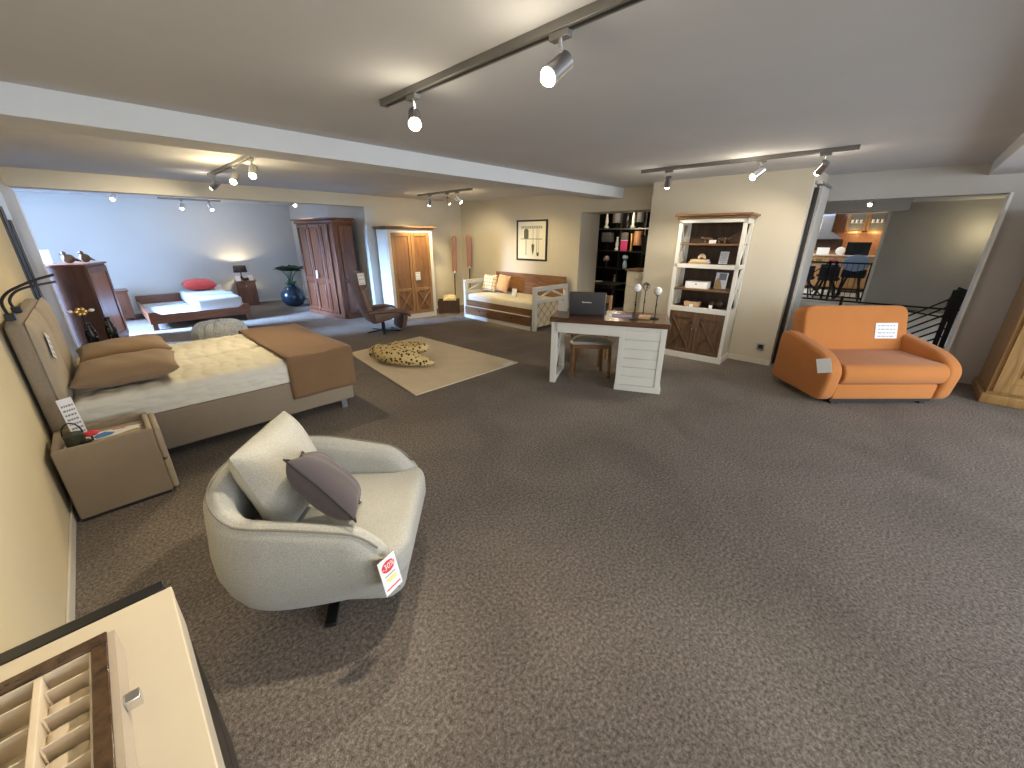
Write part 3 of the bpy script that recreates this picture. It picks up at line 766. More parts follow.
# white and pine wardrobe, front towards -Y
pw = thing('wardrobe', 'white wardrobe with two honey pine doors and dark cornice', 'wardrobe', (4.80, 7.84, 0), R(-6.7))
B(-.49, .49, -.27, .28, .0, 1.84).build('carcass', 'white_wood', pw, bevel=.004)
m = MB()
for k in range(12): m.box(-.497, -.49, -.22, .24, .10 + k * .142, .10 + k * .142 + .136)
m.build('plank_side', 'white_wood', pw, bevel=.002)
m = MB().box(-.50, -.43, -.30, -.27, 0, 1.84).box(.43, .50, -.30, -.27, 0, 1.84).box(-.43, .43, -.30, -.27, 0, .10).box(-.43, .43, -.30, -.27, 1.78, 1.84)
m.build('face_frame', 'white_wood', pw, bevel=.004)
MB().box(-.53, .53, -.34, .3, 1.84, 1.87).box(-.56, .56, -.37, .31, 1.87, 1.90).build('cornice', 'brown_top', pw, bevel=.008)
for x0, x1, kx in ((-.43, -.003, -.04), (.003, .43, .04)):
    doors_x(pw, x0, x1, .11, 1.775, -.275, M['pine'], .06, .026, (.17, .60), M['pine_dark'])
card('white tag hanging on the pine doors of the white wardrobe', (4.80 + .06, 7.84 - .32, .82), (0, 0, R(-6.7)), .11, .17, 3, 'price tag', 'price_tag')

# ------------------------------------------------------------------ recliner
rc = thing('recliner', 'brown leather recliner on a star base beside the white wardrobe', 'recliner', (3.60, 6.90, 0), R(80))
W = .27
def slab(poly, x0, x1, name, mat, bev=.03, seg=3): return MB().prism(poly, x0, x1, 'yz').build(name, mat, rc, bevel=bev, seg=seg)
slab([(-.28, .30), (.20, .20), (.24, .26), (.22, .34), (-.26, .42), (-.32, .38)], -W, W, 'seat', 'leather', .04, 4)
slab([(.16, .24), (.24, .19), (.34, .40), (.42, .80), (.40, .86), (.31, .84), (.22, .42), (.12, .34)], -W, W, 'backrest', 'leather', .035, 4)
slab([(.31, .83), (.42, .80), (.45, .93), (.42, 1.10), (.36, 1.15), (.29, 1.12), (.30, 1.0), (.27, .92)], -W * .92, W * .92, 'headrest', 'leather', .035, 4)
slab([(-.30, .36), (-.36, .38), (-.42, .28), (-.36, .04), (-.30, .02), (-.28, .08), (-.32, .26)], -W * .9, W * .9, 'leg_rest', 'leather', .025, 3)
for sx in (-1, 1):
    xa, xb = sorted((sx * (W + .01), sx * (W + .10)))
    slab([(.36, .40), (.36, .45), (.10, .455), (-.16, .47), (-.34, .42), (-.44, .32), (-.42, .28), (-.32, .35), (-.16, .40), (.1, .40)], xa, xb, 'armrest', 'leather', .02, 3)
    xa, xb = sorted((sx * (W + .005), sx * (W + .05)))
    slab([(.22, .22), (.26, .40), (-.2, .40), (-.24, .30)], xa, xb, 'side_panel', 'leather', .02, 3)
m = MB()
for a in range(5):
    q = RZ(72 * a + 20); m.bar(q @ Vector((.03, 0, .035)), q @ Vector((.31, 0, .012)), .045, .018)
m.build('star_base', 'black_metal', rc, bevel=.004)
MB().lathe([(.035, 0), (.03, .22)], n=14).build('column', 'black_metal', rc, smooth=True)
qa = RZ(80)
wp_ = qa @ Vector((.18, .275, .93))
card('white tag hanging on the headrest of the brown recliner', (3.185, 6.68, .92), (R(-6), 0, R(10)), .13, .19, 3, 'price tag', 'price_tag')

# ------------------------------------------------------------------ rug and spotted throw
rg = thing('rug', 'beige flat woven rug on the carpet in front of the daybed', 'rug', (0, 0, 0))
MB().prism([(2.20, 3.645), (3.92, 3.66), (3.82, 6.0), (2.44, 5.86)], .0, .014, 'xy').build('weave', 'rug', rg, bevel=.004)
B(3.68, 3.86, 3.68, 3.76, .014, .016).build('label_patch', 'paper', rg)
lt = thing('spotted_plush', 'yellow leopard spotted plush lying crumpled on the beige rug', 'plush', (2.74, 4.85, .016), R(-58))
lt.scale = (.84, .84, .84)
m = MB()
def lump(pts, rs, fl=.62):
    n = len(pts); fine = []; rr2 = []
    for i in range(n - 1):
        for k in range(5):
            q = k / 5; fine.append(Vector(pts[i]).lerp(Vector(pts[i + 1]), q)); rr2.append((rs[i] * (1 - q) + rs[i + 1] * q) * (1 + .07 * math.sin(k * 2.4 + i * 1.7)))
    fine.append(Vector(pts[-1])); rr2.append(rs[-1])
    mm = MB(); mm.tube([(p.x, p.y, p.z / fl) for p in fine], rr2, 14)
    for p in mm.v: p.z *= fl * 1.15
    m.add(mm.v, mm.f)
lump([(-.52, .10, .13), (-.42, .02, .14), (-.12, -.12, .14), (.22, -.16, .12), (.52, -.14, .075), (.66, -.12, .06)], [.03, .17, .20, .18, .10, .02])
lump([(-.42, .18, .13), (-.2, .26, .15), (.1, .22, .17), (.34, .16, .2), (.44, .12, .17)], [.06, .16, .16, .13, .02])
lump([(-.35, .0, .16), (-.2, .12, .18), (.06, .05, .19), (.3, .05, .2)], [.06, .13, .14, .05])
m.build('plush_body', 'leopard', lt, smooth=True, angle=70)

# ------------------------------------------------------------------ daybed
db = thing('daybed', 'white and brown daybed with trundle drawer against the wall', 'daybed', (6.10, 5.86, 0), R(-90))
# local x: -1.03 (far/left) .. 1.03 (near/right); front y=-.5, back y=.53
m = MB().box(-1.0, 1.0, .46, .52, .28, .95); m.build('back_board', 'board_y', db, bevel=.008)
B(-.97, .97, -.47, -.43, .27, .40).build('front_rail', 'brown_top', db, bevel=.004)
B(-.97, .97, -.43, .46, .29, .33).build('slat_base', 'white_wood', db)
B(-.955, .955, -.465, .455, .335, .53).build('mattress', plain('daybed_sheet', (.72, .66, .54), .9, var=.03, bump=.1, bscale=12), db, bevel=.05, seg=4)
def endpanel(x0, x1, cx):
    m = MB().box(x0, x1, -.5, -.42, 0, .82).box(x0, x1, .45, .53, 0, .82).box(x0, x1, -.42, .45, .74, .82).box(x0, x1, -.42, .45, .52, .58)
    xm = (x0 + x1) / 2
    m.bar((xm, -.42, .58), (xm, .015, .74), .035, .035); m.bar((xm, .45, .58), (xm, .015, .74), .035, .035)
    m.build('end_frame', 'white_wood', db, bevel=.005)
    B(x0 + .012, x1 - .012, -.42, .45, .06, .52).build('end_panel', 'cream_cloth', db)
    m = MB()
    for s in range(-3, 6):
        for d in (1, -1):
            pts = []
            y0 = -.42 + s * .19; L = .46
            a = Vector((cx, y0, .06)) if d > 0 else Vector((cx, y0 + L, .06)); b = a + Vector((0, d * L, L))
            # clip to the panel
            t0, t1 = 0., 1.
            for (p, q, lo, hi) in ((a.y, b.y, -.42, .45),):
                for lim, sgn in ((lo, 1), (hi, -1)):
                    if q != p:
                        tt = (lim - p) / (q - p)
                        if (q - p) * sgn > 0: t0 = max(t0, tt)
                        else: t1 = min(t1, tt)
            if t1 - t0 > .05: m.bar(a.lerp(b, t0), a.lerp(b, t1), .005, .005, (1, 0, 0))
    m.build('lattice', 'bronze', db)
endpanel(.98, 1.045, 1.036); endpanel(-1.045, -.98, -.977)
tg = B(-.98, .93, -.525, -.495, .085, .262).build('trundle_drawer', 'brown_top', db, bevel=.004)
B(-.98, .93, -.52, -.49, .255, .275).build('drawer_edge', 'white_wood', tg)
for x in (-.5, .45): MB().ball((x, -.53, .19), .02, .008, .02, 8).build('finger_hole', 'black', tg, smooth=True)
B(-.99, .94, -.515, -.47, .0, .08).build('plinth', 'white_wood', db, bevel=.004)
B(-.95, .90, -.49, .4, .08, .24).build('trundle_box', 'white_wood', db)
def dbw(x, y, z): return (6.10 + y, 5.86 - x, z)
p = tag(MB().pillow(.42, .40, .15, n=12).build('checked_cushion', 'check', smooth=True, sub=1), 'cream checked cushion at the left end of the daybed', 'cushion', None, dbw(-.75, .02, .74)); p.rotation_euler = (R(72), R(0), R(-88))
p = tag(MB().pillow(.40, .40, .15, n=12).build('peach_cushion', 'peach', smooth=True, sub=1), 'plain peach cushion beside the checked cushion on the daybed', 'cushion', None, dbw(-.42, .12, .74)); p.rotation_euler = (R(72), R(4), R(-96))
card('small white card standing on the daybed mattress', dbw(.12, -.1, .533), (R(-10), 0, R(-80)), .12, .16, 0)

# framed print
pf_ = thing('framed_picture', 'black framed print of hanging tools on the wall above the daybed', 'picture', (6.70, 5.88, 1.63), R(-90))
# local x -.43...43
m = MB().box(-.43, .43, -.03, -.002, .375, .41).box(-.43, .43, -.03, -.002, -.41, -.375).box(-.43, -.395, -.03, -.002, -.375, .375).box(.395, .43, -.03, -.002, -.375, .375)
m.build('frame', 'black', pf_, bevel=.003)
B(-.395, .395, -.012, -.004, -.375, .375).build('sheet', plain('print_paper', (.74, .72, .62), .6, var=.01), pf_)
m = MB(); y0, y1 = -.0135, -.0122
for k in range(12): m.box(-.30 + k * .05, -.30 + k * .05 + .034, y0, y1, .245, .285)
m.box(-.32, .30, y0, y1, .238, .243).box(-.32, .30, y0, y1, .288, .292)
m.build('printed_rack', 'ink_grey', pf_)
dk = plain('print_green', (.10, .10, .055), .7)
m = MB().box(-.22, -.09, y0, y1, .04, .20).prism([(-.22, .20), (-.09, .20), (-.12, .235), (-.19, .235)], y0, y1, 'xz').box(-.165, -.15, y0, y1, -.30, .04).box(-.32, .30, y0, y1, .025, .038)
m.prism([(.0, -.10), (.04, -.05), (.08, -.10), (.07, -.2), (.04, -.3), (.01, -.2)], y0, y1, 'xz')
m.box(.036, .044, y0, y1, -.05, .24).box(.145, .155, y0, y1, -.25, .24).box(.20, .206, y0, y1, -.25, .24).prism([(.14, -.24), (.215, -.24), (.205, -.3), (.177, -.32), (.15, -.3)], y0, y1, 'xz')
m.build('printed_tools', dk, pf_)

# decorative oars
for k, (x, y, zt, tilt, lb) in enumerate(((6.22, 8.02, 1.72, 1.5, 'red brown wooden oar on a thin stand in the corner, left one'), (6.48, 7.72, 1.74, 0, 'red brown wooden oar on a thin stand by the daybed, right one'))):
    t = thing('oar', lb, 'oar', (x, y, 0), R(-30), 'oars on stands in the corner'); t.rotation_euler = (0, R(tilt), R(-30))
    zb = .86 + .12 * k
    MB().prism([(-.055, zb + .05), (-.03, zb), (.03, zb), (.055, zb + .05), (.062, zt - .06), (.035, zt), (-.035, zt), (-.062, zt - .06)], -.012, .012, 'xz').build('blade', 'oar_wood', t, bevel=.006)
    MB().tube([(0, 0, .02), (0, 0, zb)], .012, 8).build('shaft', 'black_metal', t, smooth=True)
    MB().ball((0, -.012, zb + .02), .03, .02, .03, 8).build('collar', 'white_shine', t, smooth=True)
    MB().lathe([(.10, 0), (.10, .02)], n=18).build('foot', 'black_metal', t)
bx = thing('storage_box', 'dark low box on the floor in the corner beside the daybed', 'box', (5.72, 7.62, 0), R(-40))
m = MB().box(-.25, .25, -.17, .17, 0, .02).box(-.25, .25, -.17, -.15, .02, .30).box(-.25, .25, .15, .17, .02, .30).box(-.25, -.23, -.15, .15, .02, .30).box(.23, .25, -.15, .15, .02, .30)
m.build('box_body', 'dark_back', bx, bevel=.004)
p = tag(MB().pillow(.34, .26, .16, n=10).build('folded_blanket', 'cream_cloth', smooth=True, sub=1), 'cream folded blanket lying in the dark low box', 'blanket', None, (5.74, 7.60, .33)); p.rotation_euler = (R(12), 0, R(-40))

# ------------------------------------------------------------------ desk
dk_ = thing('desk', 'white desk with brown wooden top and planked pedestal', 'desk', (4.19, 2.40, 0), R(-63.9))
B(-.67, .665, -.335, .335, .765, .82).build('desk_top', 'desk_wood', dk_, bevel=.004)
m = MB().box(-.65, .14, -.31, -.27, .64, .765).box(-.65, .14, .27, .31, .64, .765); m.build('apron', 'white_wood', dk_, bevel=.003)
m = MB().box(-.65, -.58, -.31, -.24, 0, .765).box(-.65, -.58, .24, .31, 0, .765).box(-.645, -.585, -.24, .24, 0, .06).box(-.645, -.585, -.24, .24, .66, .735)
m.bar((-.615, -.24, .06), (-.615, .24, .66), .03, .03); m.bar((-.61, .24, .06), (-.61, -.24, .66), .025, .03)
m.build('leg_frame', 'white_wood', dk_, bevel=.004)
pd = B(.15, .63, -.29, .29, .05, .765).build('pedestal', 'white_wood', dk_, bevel=.003)
MB().box(.135, .655, -.32, .32, 0, .07).build('plinth', 'white_wood', pd, bevel=.004)
MB().box(.14, .20, -.31, -.29, .07, .765).box(.58, .64, -.31, -.29, .07, .765).box(.20, .58, -.31, -.29, .72, .765).build('pedestal_frame', 'white_wood', pd, bevel=.003)
m = MB()
for k in range(6): m.box(.20, .58, -.302, -.288, .075 + k * .108, .075 + k * .108 + .103)
m.build('planking', 'white_wood', pd, bevel=.003)
cD, sD = math.cos(R(-63.9)), math.sin(R(-63.9))
def dw(x, y, z): return (4.19 + x * cD - y * sD, 2.40 + x * sD + y * cD, z)
lpt = thing('laptop', 'charcoal laptop standing open on the left of the white desk', 'laptop', dw(-.275, -.06, .822), R(-63.9))
B(-.21, .21, -.02, .25, 0, .025).build('keyboard_base', 'laptop', lpt, bevel=.006)
m = MB().box(-.215, .215, -.03, .0, .012, .275); o = m.build('lid', 'laptop', lpt, bevel=.012, seg=3); o.rotation_euler = (R(4), 0, 0)
q = MB()
for k in range(9): q.box(-.058 + k * .0125, -.058 + k * .0125 + .0085, -.0325, -.0295, .150, .150 + (.016 if k in (0, 5) else .011))
q.build('brand_lettering', 'white_shine', o)
B(.205, .216, -.026, -.004, .02, .26).build('edge_strip', 'steel', o)
card('small white card standing on the left end of the desk', dw(-.60, .10, .822), (R(-8), 0, R(-63.9)), .12, .13, 0)
bk = thing('notebook', 'tan notebook lying between the candle holders on the desk', 'book', dw(.39, -.06, .822), R(-70))
B(-.06, .06, -.07, .07, 0, .022).build('pages', 'tan', bk, bevel=.003); B(-.062, .062, -.072, .072, .022, .026).build('cover', 'peach', bk)
tag(B(-.13, .10, -.08, .08, 0, .008).build('writing_pad', plain('lilac_pad', (.30, .28, .50), .6)), 'flat lilac writing pad on the middle of the desk', 'pad', None, dw(.15, .0, .822), R(-63.9))
for k, (x, y, h, lb) in enumerate(((.275, -.18, .31, 'candle holder with glass globe on the desk, nearest the laptop'), (.37, .11, .30, 'dark candle holder behind the notebook on the desk'), (.50, -.06, .27, 'candle holder with glass globe near the right end of the desk'))):
    t = thing('candle_holder', lb, 'candle holder', dw(x, y, .822), 0, 'candle holders on the desk')
    MB().lathe([(.05, 0), (.05, .008), (.006, .016), (.006, h * .5), (.012, h * .53), (.006, h * .56), (.005, h - .01), (.025, h)], n=14).build('stem', 'black_metal', t, smooth=True)
    MB().tube([(0, 0, h * .62), (.03, 0, h * .6)], .004, 6).build('side_knob', 'black_metal', t)
    MB().ball((0, 0, h + .042), .045, n=12).build('globe', ('white_shine', 'smoke_glass', 'white_shine')[k], t, smooth=True)
# stool under the desk
st = thing('stool', 'wooden stool with grey half round seat under the white desk', 'stool', dw(-.23, .16, 0), R(-63.9 + 14))
arc = [(.25 * math.cos(a), -.17 + .36 * math.sin(a)) for a in [PI * k / 16 for k in range(17)]]
MB().prism(arc, .435, .475, 'xy').build('seat_pad', plain('grey_seat', (.42, .40, .38), .9), st, bevel=.015, seg=3)
ed = MB(); ed.tube([(x * 1.02, y + .005, .472) for x, y in arc], .02, 8); ed.build('seat_edge', 'cream_cloth', st, smooth=True)
for x in (-.2, .2): B(x - .02, x + .02, -.16, .08, .385, .435).build('rail', 'board_y', st, bevel=.004)
B(-.22, .22, -.17, -.14, .39, .435).build('apron', 'board_y', st, bevel=.004)
for x, y in ((-.225, -.155), (.225, -.155), (-.17, .12), (.17, .12)):
    m = MB(); m.bar((x, y, .43), (x * 1.05, y * 1.08, 0), .032, .032); m.build('leg', 'board_y', st, bevel=.005)
# chair behind the desk
chx = thing('desk_chair', 'wooden chair behind the laptop with honey coloured backrest frame', 'chair', dw(-.30, .74, 0), R(-63.9 - 8))
B(-.22, .22, -.22, .22, .43, .48).build('seat', 'brown_cotton', chx, bevel=.02, seg=3)
m = MB().box(-.22, -.18, .18, .22, 0, .93).box(.18, .22, .18, .22, 0, .93); m.build('back_post', 'pine', chx, bevel=.006)
B(-.18, .18, .185, .215, .82, .93).build('backrest', 'board_y', chx, bevel=.008); B(-.18, .18, .19, .21, .6, .66).build('back_slat', 'board_y', chx, bevel=.005)
for x in (-.2, .2): B(x - .02, x + .02, -.22, -.18, 0, .43).build('leg', 'pine', chx, bevel=.005)

# ------------------------------------------------------------------ bookcase
bc = thing('bookcase', 'white open bookcase with dark back and brown crossed doors against the pier', 'bookcase', (6.075, 1.995, 0), R(-86.5))
w, yf, yb = .42, -.20, .205
for x0, x1 in ((-w, -w + .045), (w - .045, w)):
    m = MB().box(x0, x1, yf, yf + .045, 0, 1.935).box(x0, x1, yb - .045, yb, 0, 1.935).box(x0, x1, yf, yb, 1.87, 1.935).box(x0, x1, yf, yb, 1.30, 1.352).box(x0, x1, yf + .003, yb, 0, .75)
    xm = (x0 + x1) / 2
    for za, zb in ((.75, 1.30), (1.352, 1.87)):
        m.bar((xm, yf + .045, za), (xm, yb - .045, zb), .018, .026, (1, 0, 0)); m.bar((xm, yb - .045, za), (xm, yf + .045, zb), .016, .026, (1, 0, 0))
    m.build('side_frame', 'white_wood', bc, bevel=.003)
for za, zb in ((1.885, 1.935), (1.297, 1.354), (.69, .76)): B(-w + .045, w - .045, yf, yf + .04, za, zb).build('front_rail', 'white_wood', bc, bevel=.003)
B(-w + .02, w - .02, yb - .018, yb - .004, .70, 1.9).build('back_panel', 'dark_back', bc)
for z in (1.60, .99): B(-w + .02, w - .02, yf + .02, yb - .02, z, z + .022).build('shelf', 'brown_top', bc, bevel=.002)
for z in (1.33, .735): B(-w + .045, w - .045, yf + .02, yb - .02, z, z + .018).build('shelf', 'dark_back', bc)
m = MB().box(-w - .03, w + .03, yf - .035, yb, 1.935, 1.965).box(-w - .06, w + .06, yf - .07, yb, 1.965, 1.995); m.build('cornice', 'brown_top', bc, bevel=.01, seg=3)
MB().box(-w - .012, w + .012, yf - .018, yb, 0, .085).build('plinth', 'white_wood', bc, bevel=.004)
for x0, x1, kx in ((-w + .045, -.002, -.03), (.002, w - .045, .03)):
    doors_x(bc, x0, x1, .09, .688, yf + .02, M['brown_door'], .045, .022, (.135, .60), None, 'door', (kx, .45))
cB, sB = math.cos(R(-86.5)), math.sin(R(-86.5))
def bw(x, y, z): return (6.075 + x * cB - y * sB, 1.995 + x * sB + y * cB, z)
RB = R(-86.5)
# top shelf: two dark figurines and a card
for k, x in enumerate((-.08, .10)):
    t = thing('animal_figurine', ('dark animal figurine on the top bookcase shelf, left of the card', 'dark animal figurine on the top bookcase shelf, right of the card')[k], 'figurine', bw(x, .05, 1.623), RB + (0 if k else PI), 'animal figurines on the top bookcase shelf')
    m = MB(); m.ball((0, 0, .055), .06, .03, .03, 10); m.ball((.07, 0, .062), .026, .02, .022, 8); m.tube([(.09, 0, .065), (.11, 0, .09)], [.012, .004], 6)
    for lx in (-.035, .035):
        for ly in (-.015, .015): m.tube([(lx, ly, .05), (lx, ly, 0)], .011, 6)
    m.build('body', 'bronze', t, smooth=True)
card('white card between the figurines on the top bookcase shelf', bw(.02, -.10, 1.623), (R(-8), 0, RB), .09, .045, 0)
# second shelf: books with shell, leaning frame
for k, (ww, lb, mt_) in enumerate(((.25, 'tan book lying lowest under the shell in the bookcase', 'tan'), (.21, 'cream book lying directly beneath the shell in the bookcase', 'cream_cloth'))):
    t = thing('book', lb, 'book', bw(-.13, .0, 1.3545 + k * .026), RB, 'books under the shell')
    B(-ww / 2, ww / 2, -.08, .08, .003, .023).build('pages', 'paper', t)
    MB().box(-ww / 2 - .003, ww / 2 + .003, -.084, .082, 0, .003).box(-ww / 2 - .003, ww / 2 + .003, -.084, .082, .0225, .0255).box(-ww / 2 - .003, ww / 2 + .003, -.086, -.082, 0, .0255).build('cover', mt_, t)
t = thing('shell', 'pale ribbed shell ornament on the stacked books in the bookcase', 'ornament', bw(-.11, 0, 1.409), RB)
m = MB()
for k in range(9):
    a = PI * k / 8; m.tube([(0, 0, .01), (.05 * math.cos(a), -.01, .02 + .055 * math.sin(a))], [.006, .013], 8)
m.build('ribs', 'cream_cloth', t, smooth=True); MB().ball((0, 0, .016), .035, .025, .016, 8).build('base', 'bronze', t, smooth=True)
card('white card leaning on the second bookcase shelf', bw(.16, .05, 1.355), (R(-12), 0, RB), .11, .165, 5)
# third shelf
t = thing('white_box', 'long white box with a dark button on the third bookcase shelf', 'box', bw(-.10, -.02, 1.013), RB)
B(-.15, .15, -.09, .09, 0, .085).build('box_body', 'white_shine', t, bevel=.004); B(-.152, .152, -.092, .092, .085, .097).build('lid', 'white_shine', t, bevel=.003)
MB().ball((.0, -.092, .06), .01, .004, .01, 8).build('button', 'black', t, smooth=True)
t = thing('standing_book', 'pale book with tan cover picture standing on the third bookcase shelf', 'book', bw(.18, .04, 1.017), RB); t.rotation_euler = (R(-9), 0, RB)
B(-.075, .075, -.012, .012, 0, .22).build('book_block', 'paper', t, bevel=.002)
MB().prism([(-.07, .005), (.03, .005), (.0, .1), (-.045, .15), (-.07, .1)], -.0135, -.0122, 'xz').build('cover_picture', 'tan', t)
MB().box(-.03, .065, -.0135, -.0122, .12, .21).build('cover_panel', 'ink_grey', t)
# bottom shelf
t = thing('wooden_box', 'pale wooden box under the dark cap on the lowest bookcase shelf', 'box', bw(-.13, -.03, .7545), RB)
B(-.10, .10, -.07, .07, 0, .055).build('box_body', 'peach', t, bevel=.003); B(-.103, .103, -.073, .073, .055, .064).build('lid', 'peach', t, bevel=.002)
t = thing('dark_hat', 'dark cap ornament sitting on the pale wooden box', 'ornament', bw(-.13, 0, .819), RB)
MB().ball((-.01, .0, .028), .06, .05, .028, 10).build('crown', 'black', t, smooth=True); MB().lathe([(.075, 0), (.07, .006)], n=16).build('brim', 'black', t)
card('small white card in front of the pale wooden box', bw(-.115, -.135, .7545), (R(-8), 0, RB), .05, .035, 0)
for k, x in enumerate((.12, .215)):
    t = tag(MB().ball((0, 0, .05), .048, .048, .05, 12).build('dark_ball', 'bronze', smooth=True), ('dark round ball on the lowest bookcase shelf, left of the pair', 'dark round ball on the lowest bookcase shelf, right of the pair')[k], 'ball', 'dark balls in the bookcase', bw(x, .03, .7535))
card('small white card in front of the dark balls', bw(.145, -.12, .7545), (R(-8), 0, RB), .045, .045, 0)
ot = thing('wall_socket', 'dark wall socket low on the pier right of the bookcase', 'socket', (6.319, 1.19, .25), R(-90))
B(-.045, .045, -.012, 0, -.045, .045).build('plate', 'steel', ot, bevel=.003); B(-.03, .03, -.014, -.0122, -.03, .03).build('insert', 'black', ot)

# ------------------------------------------------------------------ orange sofa
so = thing('sofa', 'orange velvet two seat sofa with rounded arms near the stair opening', 'sofa', (5.86, .09, 0), R(-45.4))
AW = .71
def rnd(pts, r, n=5):
    out = []; N = len(pts)
    for i, p in enumerate(pts):
        p = Vector((*p, 0)); a = (Vector((*pts[i - 1], 0)) - p); b = (Vector((*pts[(i + 1) % N], 0)) - p)
        rr = min(r[i] if isinstance(r, (list, tuple)) else r, a.length * .48, b.length * .48)
        a = p + a.normalized() * rr; b = p + b.normalized() * rr
        for k in range(n + 1):
            t = k / n; q = a * (1 - t) ** 2 + p * 2 * t * (1 - t) + b * t * t; out.append((q.x, q.y))
    return out
armp = rnd([(-.40, .045), (-.455, .42), (-.28, .555), (.30, .67), (.42, .63), (.43, .06)], [.10, .20, .3, .2, .12, .06])
for sx in (-1, 1):
    xa, xb = sorted((sx * (AW - .155), sx * AW))
    MB().prism(armp, xa, xb, 'yz').build('arm', 'orange', so, bevel=.055, seg=5)
MB().prism(rnd([(-.43, .25), (-.47, .36), (-.42, .46), (.18, .47), (.18, .25)], [.05, .1, .08, .03, .03]), -.552, .552, 'yz').build('seat_cushion', 'orange', so, bevel=.03, seg=4)
MB().prism(rnd([(-.38, .06), (-.39, .24), (.2, .24), (.2, .06)], .03), -.552, .552, 'yz').build('front_panel', 'orange', so, bevel=.02, seg=3)
MB().prism(rnd([(-.60, 0), (-.60, .52), (.62, .52), (.62, 0)], [.04, .13, .13, .04], 7), -.11, .11, 'xz', T(0, .25, .44) @ RX(-14)).build('back_cushion', 'orange', so, bevel=.07, seg=5)
MB().prism(rnd([(.30, .08), (.34, .62), (.43, .62), (.44, .08)], .05), -.67, .67, 'yz').build('back_frame', 'orange', so, bevel=.03, seg=4)
B(-.55, .55, -.36, .40, .03, .07).build('underframe', 'black', so)
for x in (-.52, .46):
    for y in (-.32, .36): B(x, x + .06, y - .03, y + .03, 0, .032).build('foot', 'black', so)
cS, sS = math.cos(R(-45.4)), math.sin(R(-45.4))
def sw(x, y, z): return (5.86 + x * cS - y * sS, .09 + x * sS + y * cS, z)
card('white sheet with printed lines on the orange sofa backrest', sw(.36, .172, .60), (R(-14), 0, R(-45.4)), .26, .18, 4, 'price card')
card('white tag lying on the front of the left arm of the orange sofa', sw(-.728, -.40, .375), (R(-3), R(-20), R(-45.4 - 60)), .13, .15, 0, 'price tag', 'price_tag')

# ------------------------------------------------------------------ oak cabinet at the right edge
oc = thing('oak_cabinet', 'golden oak cabinet with panelled doors at the right edge', 'cabinet', (6.82, -1.78, 0), R(-90))
B(-.80, .80, -.32, .36, .08, 1.95).build('carcass', 'oak', oc, bevel=.008)
B(-.83, .83, -.37, .38, 0, .11).build('plinth', 'oak', oc, bevel=.012, seg=3)
MB().box(-.84, .84, -.38, .38, 1.95, 2.0).build('cornice', 'oak', oc, bevel=.012)
for x0, x1 in ((-.76, -.01), (.01, .76)):
    o = doors_x(oc, x0, x1, .14, 1.9, -.32, M['oak'], .11, .03)
    B(x0 + .15, x1 - .15, -.342, -.33, .32, 1.76).build('raised_panel', 'oak', o, bevel=.012)

# ------------------------------------------------------------------ stairs and kitchen beyond the right opening
sr = thing('stair_railing', 'black metal stair railing with slanting bars behind the orange sofa', 'railing', (0, 0, 0))
MB().bar((8.6, 1.6, .70), (8.6, -.80, .72), .035, .025).build('handrail', 'black_metal', sr)
B(8.585, 8.615, .60, .64, 0, .79).build('post', 'black_metal', sr); B(8.585, 8.615, 1.28, 1.32, 0, .75).build('post', 'black_metal', sr)
for y, z in ((-.62, 1.0), (-.69, .92)): B(8.58, 8.62, y - .03, y + .03, 0, z).build('post', 'black_metal', sr, bevel=.004)
for k in range(6):
    z = .92 - k * .12; m = MB(); m.bar((8.6, -.66, z), (8.6 - .02 * k, .10 + .02 * k, z - .62), .022, .022); m.build('slanting_bar', 'black_metal', sr)
MB().bar((8.6, .2, .68), (8.6, -.6, .60), .02, .02).build('slanting_bar', 'black_metal', sr)
MB().prism([(-.58, .86), (-.64, 1.04), (-.74, 1.0), (-.72, .55), (-.60, .50)], 8.66, 8.70, 'yz').build('end_plate', 'black_gloss', sr)
kr = thing('kitchen_railing', 'black metal guard railing at the edge of the kitchen floor', 'railing', (0, 0, 0))
for z in (.16, 1.06): MB().bar((14.25, .62, z), (14.25, 2.6, z), .04, .04).build('rail', 'black_metal', kr)
for y in (.62, 1.36, 1.50, 2.5): B(14.23, 14.27, y - .03, y + .03, .03, 1.1).build('post', 'black_metal', kr)
for k in range(5): B(14.24, 14.26, .76 + k * .12, .772 + k * .12, .16, 1.06).build('baluster', 'black_metal', kr)
MB().bar((14.25, 1.54, .18), (14.25, 2.45, 1.04), .03, .03).bar((14.25, 2.45, .18), (14.25, 1.54, 1.04), .03, .03).build('cross_brace', 'black_metal', kr)
kc = thing('kitchen_counter', 'oak kitchen counter along the tiled wall in the room beyond', 'counter', (17.55, 1.7, .03), R(-90))
B(-1.9, 2.0, -.30, .33, .1, 1.10).build('base_units', 'kitchen_wood', kc, bevel=.004); B(-1.92, 2.02, -.34, .34, 1.10, 1.14).build('worktop', 'cream', kc, bevel=.003)
m = MB()
for k in range(6): m.box(-1.88 + k * .64, -1.27 + k * .64, -.318, -.30, .14, 1.07)
m.build('door', 'kitchen_wood', kc, bevel=.004)
kw = thing('wall_cupboard', 'oak wall cupboard with two glass doors lit from below in the kitchen', 'cupboard', (17.72, 1.2, 1.84), R(-90))
B(-.52, .52, -.15, .17, 0, .66).build('carcass', 'kitchen_wood', kw, bevel=.004)
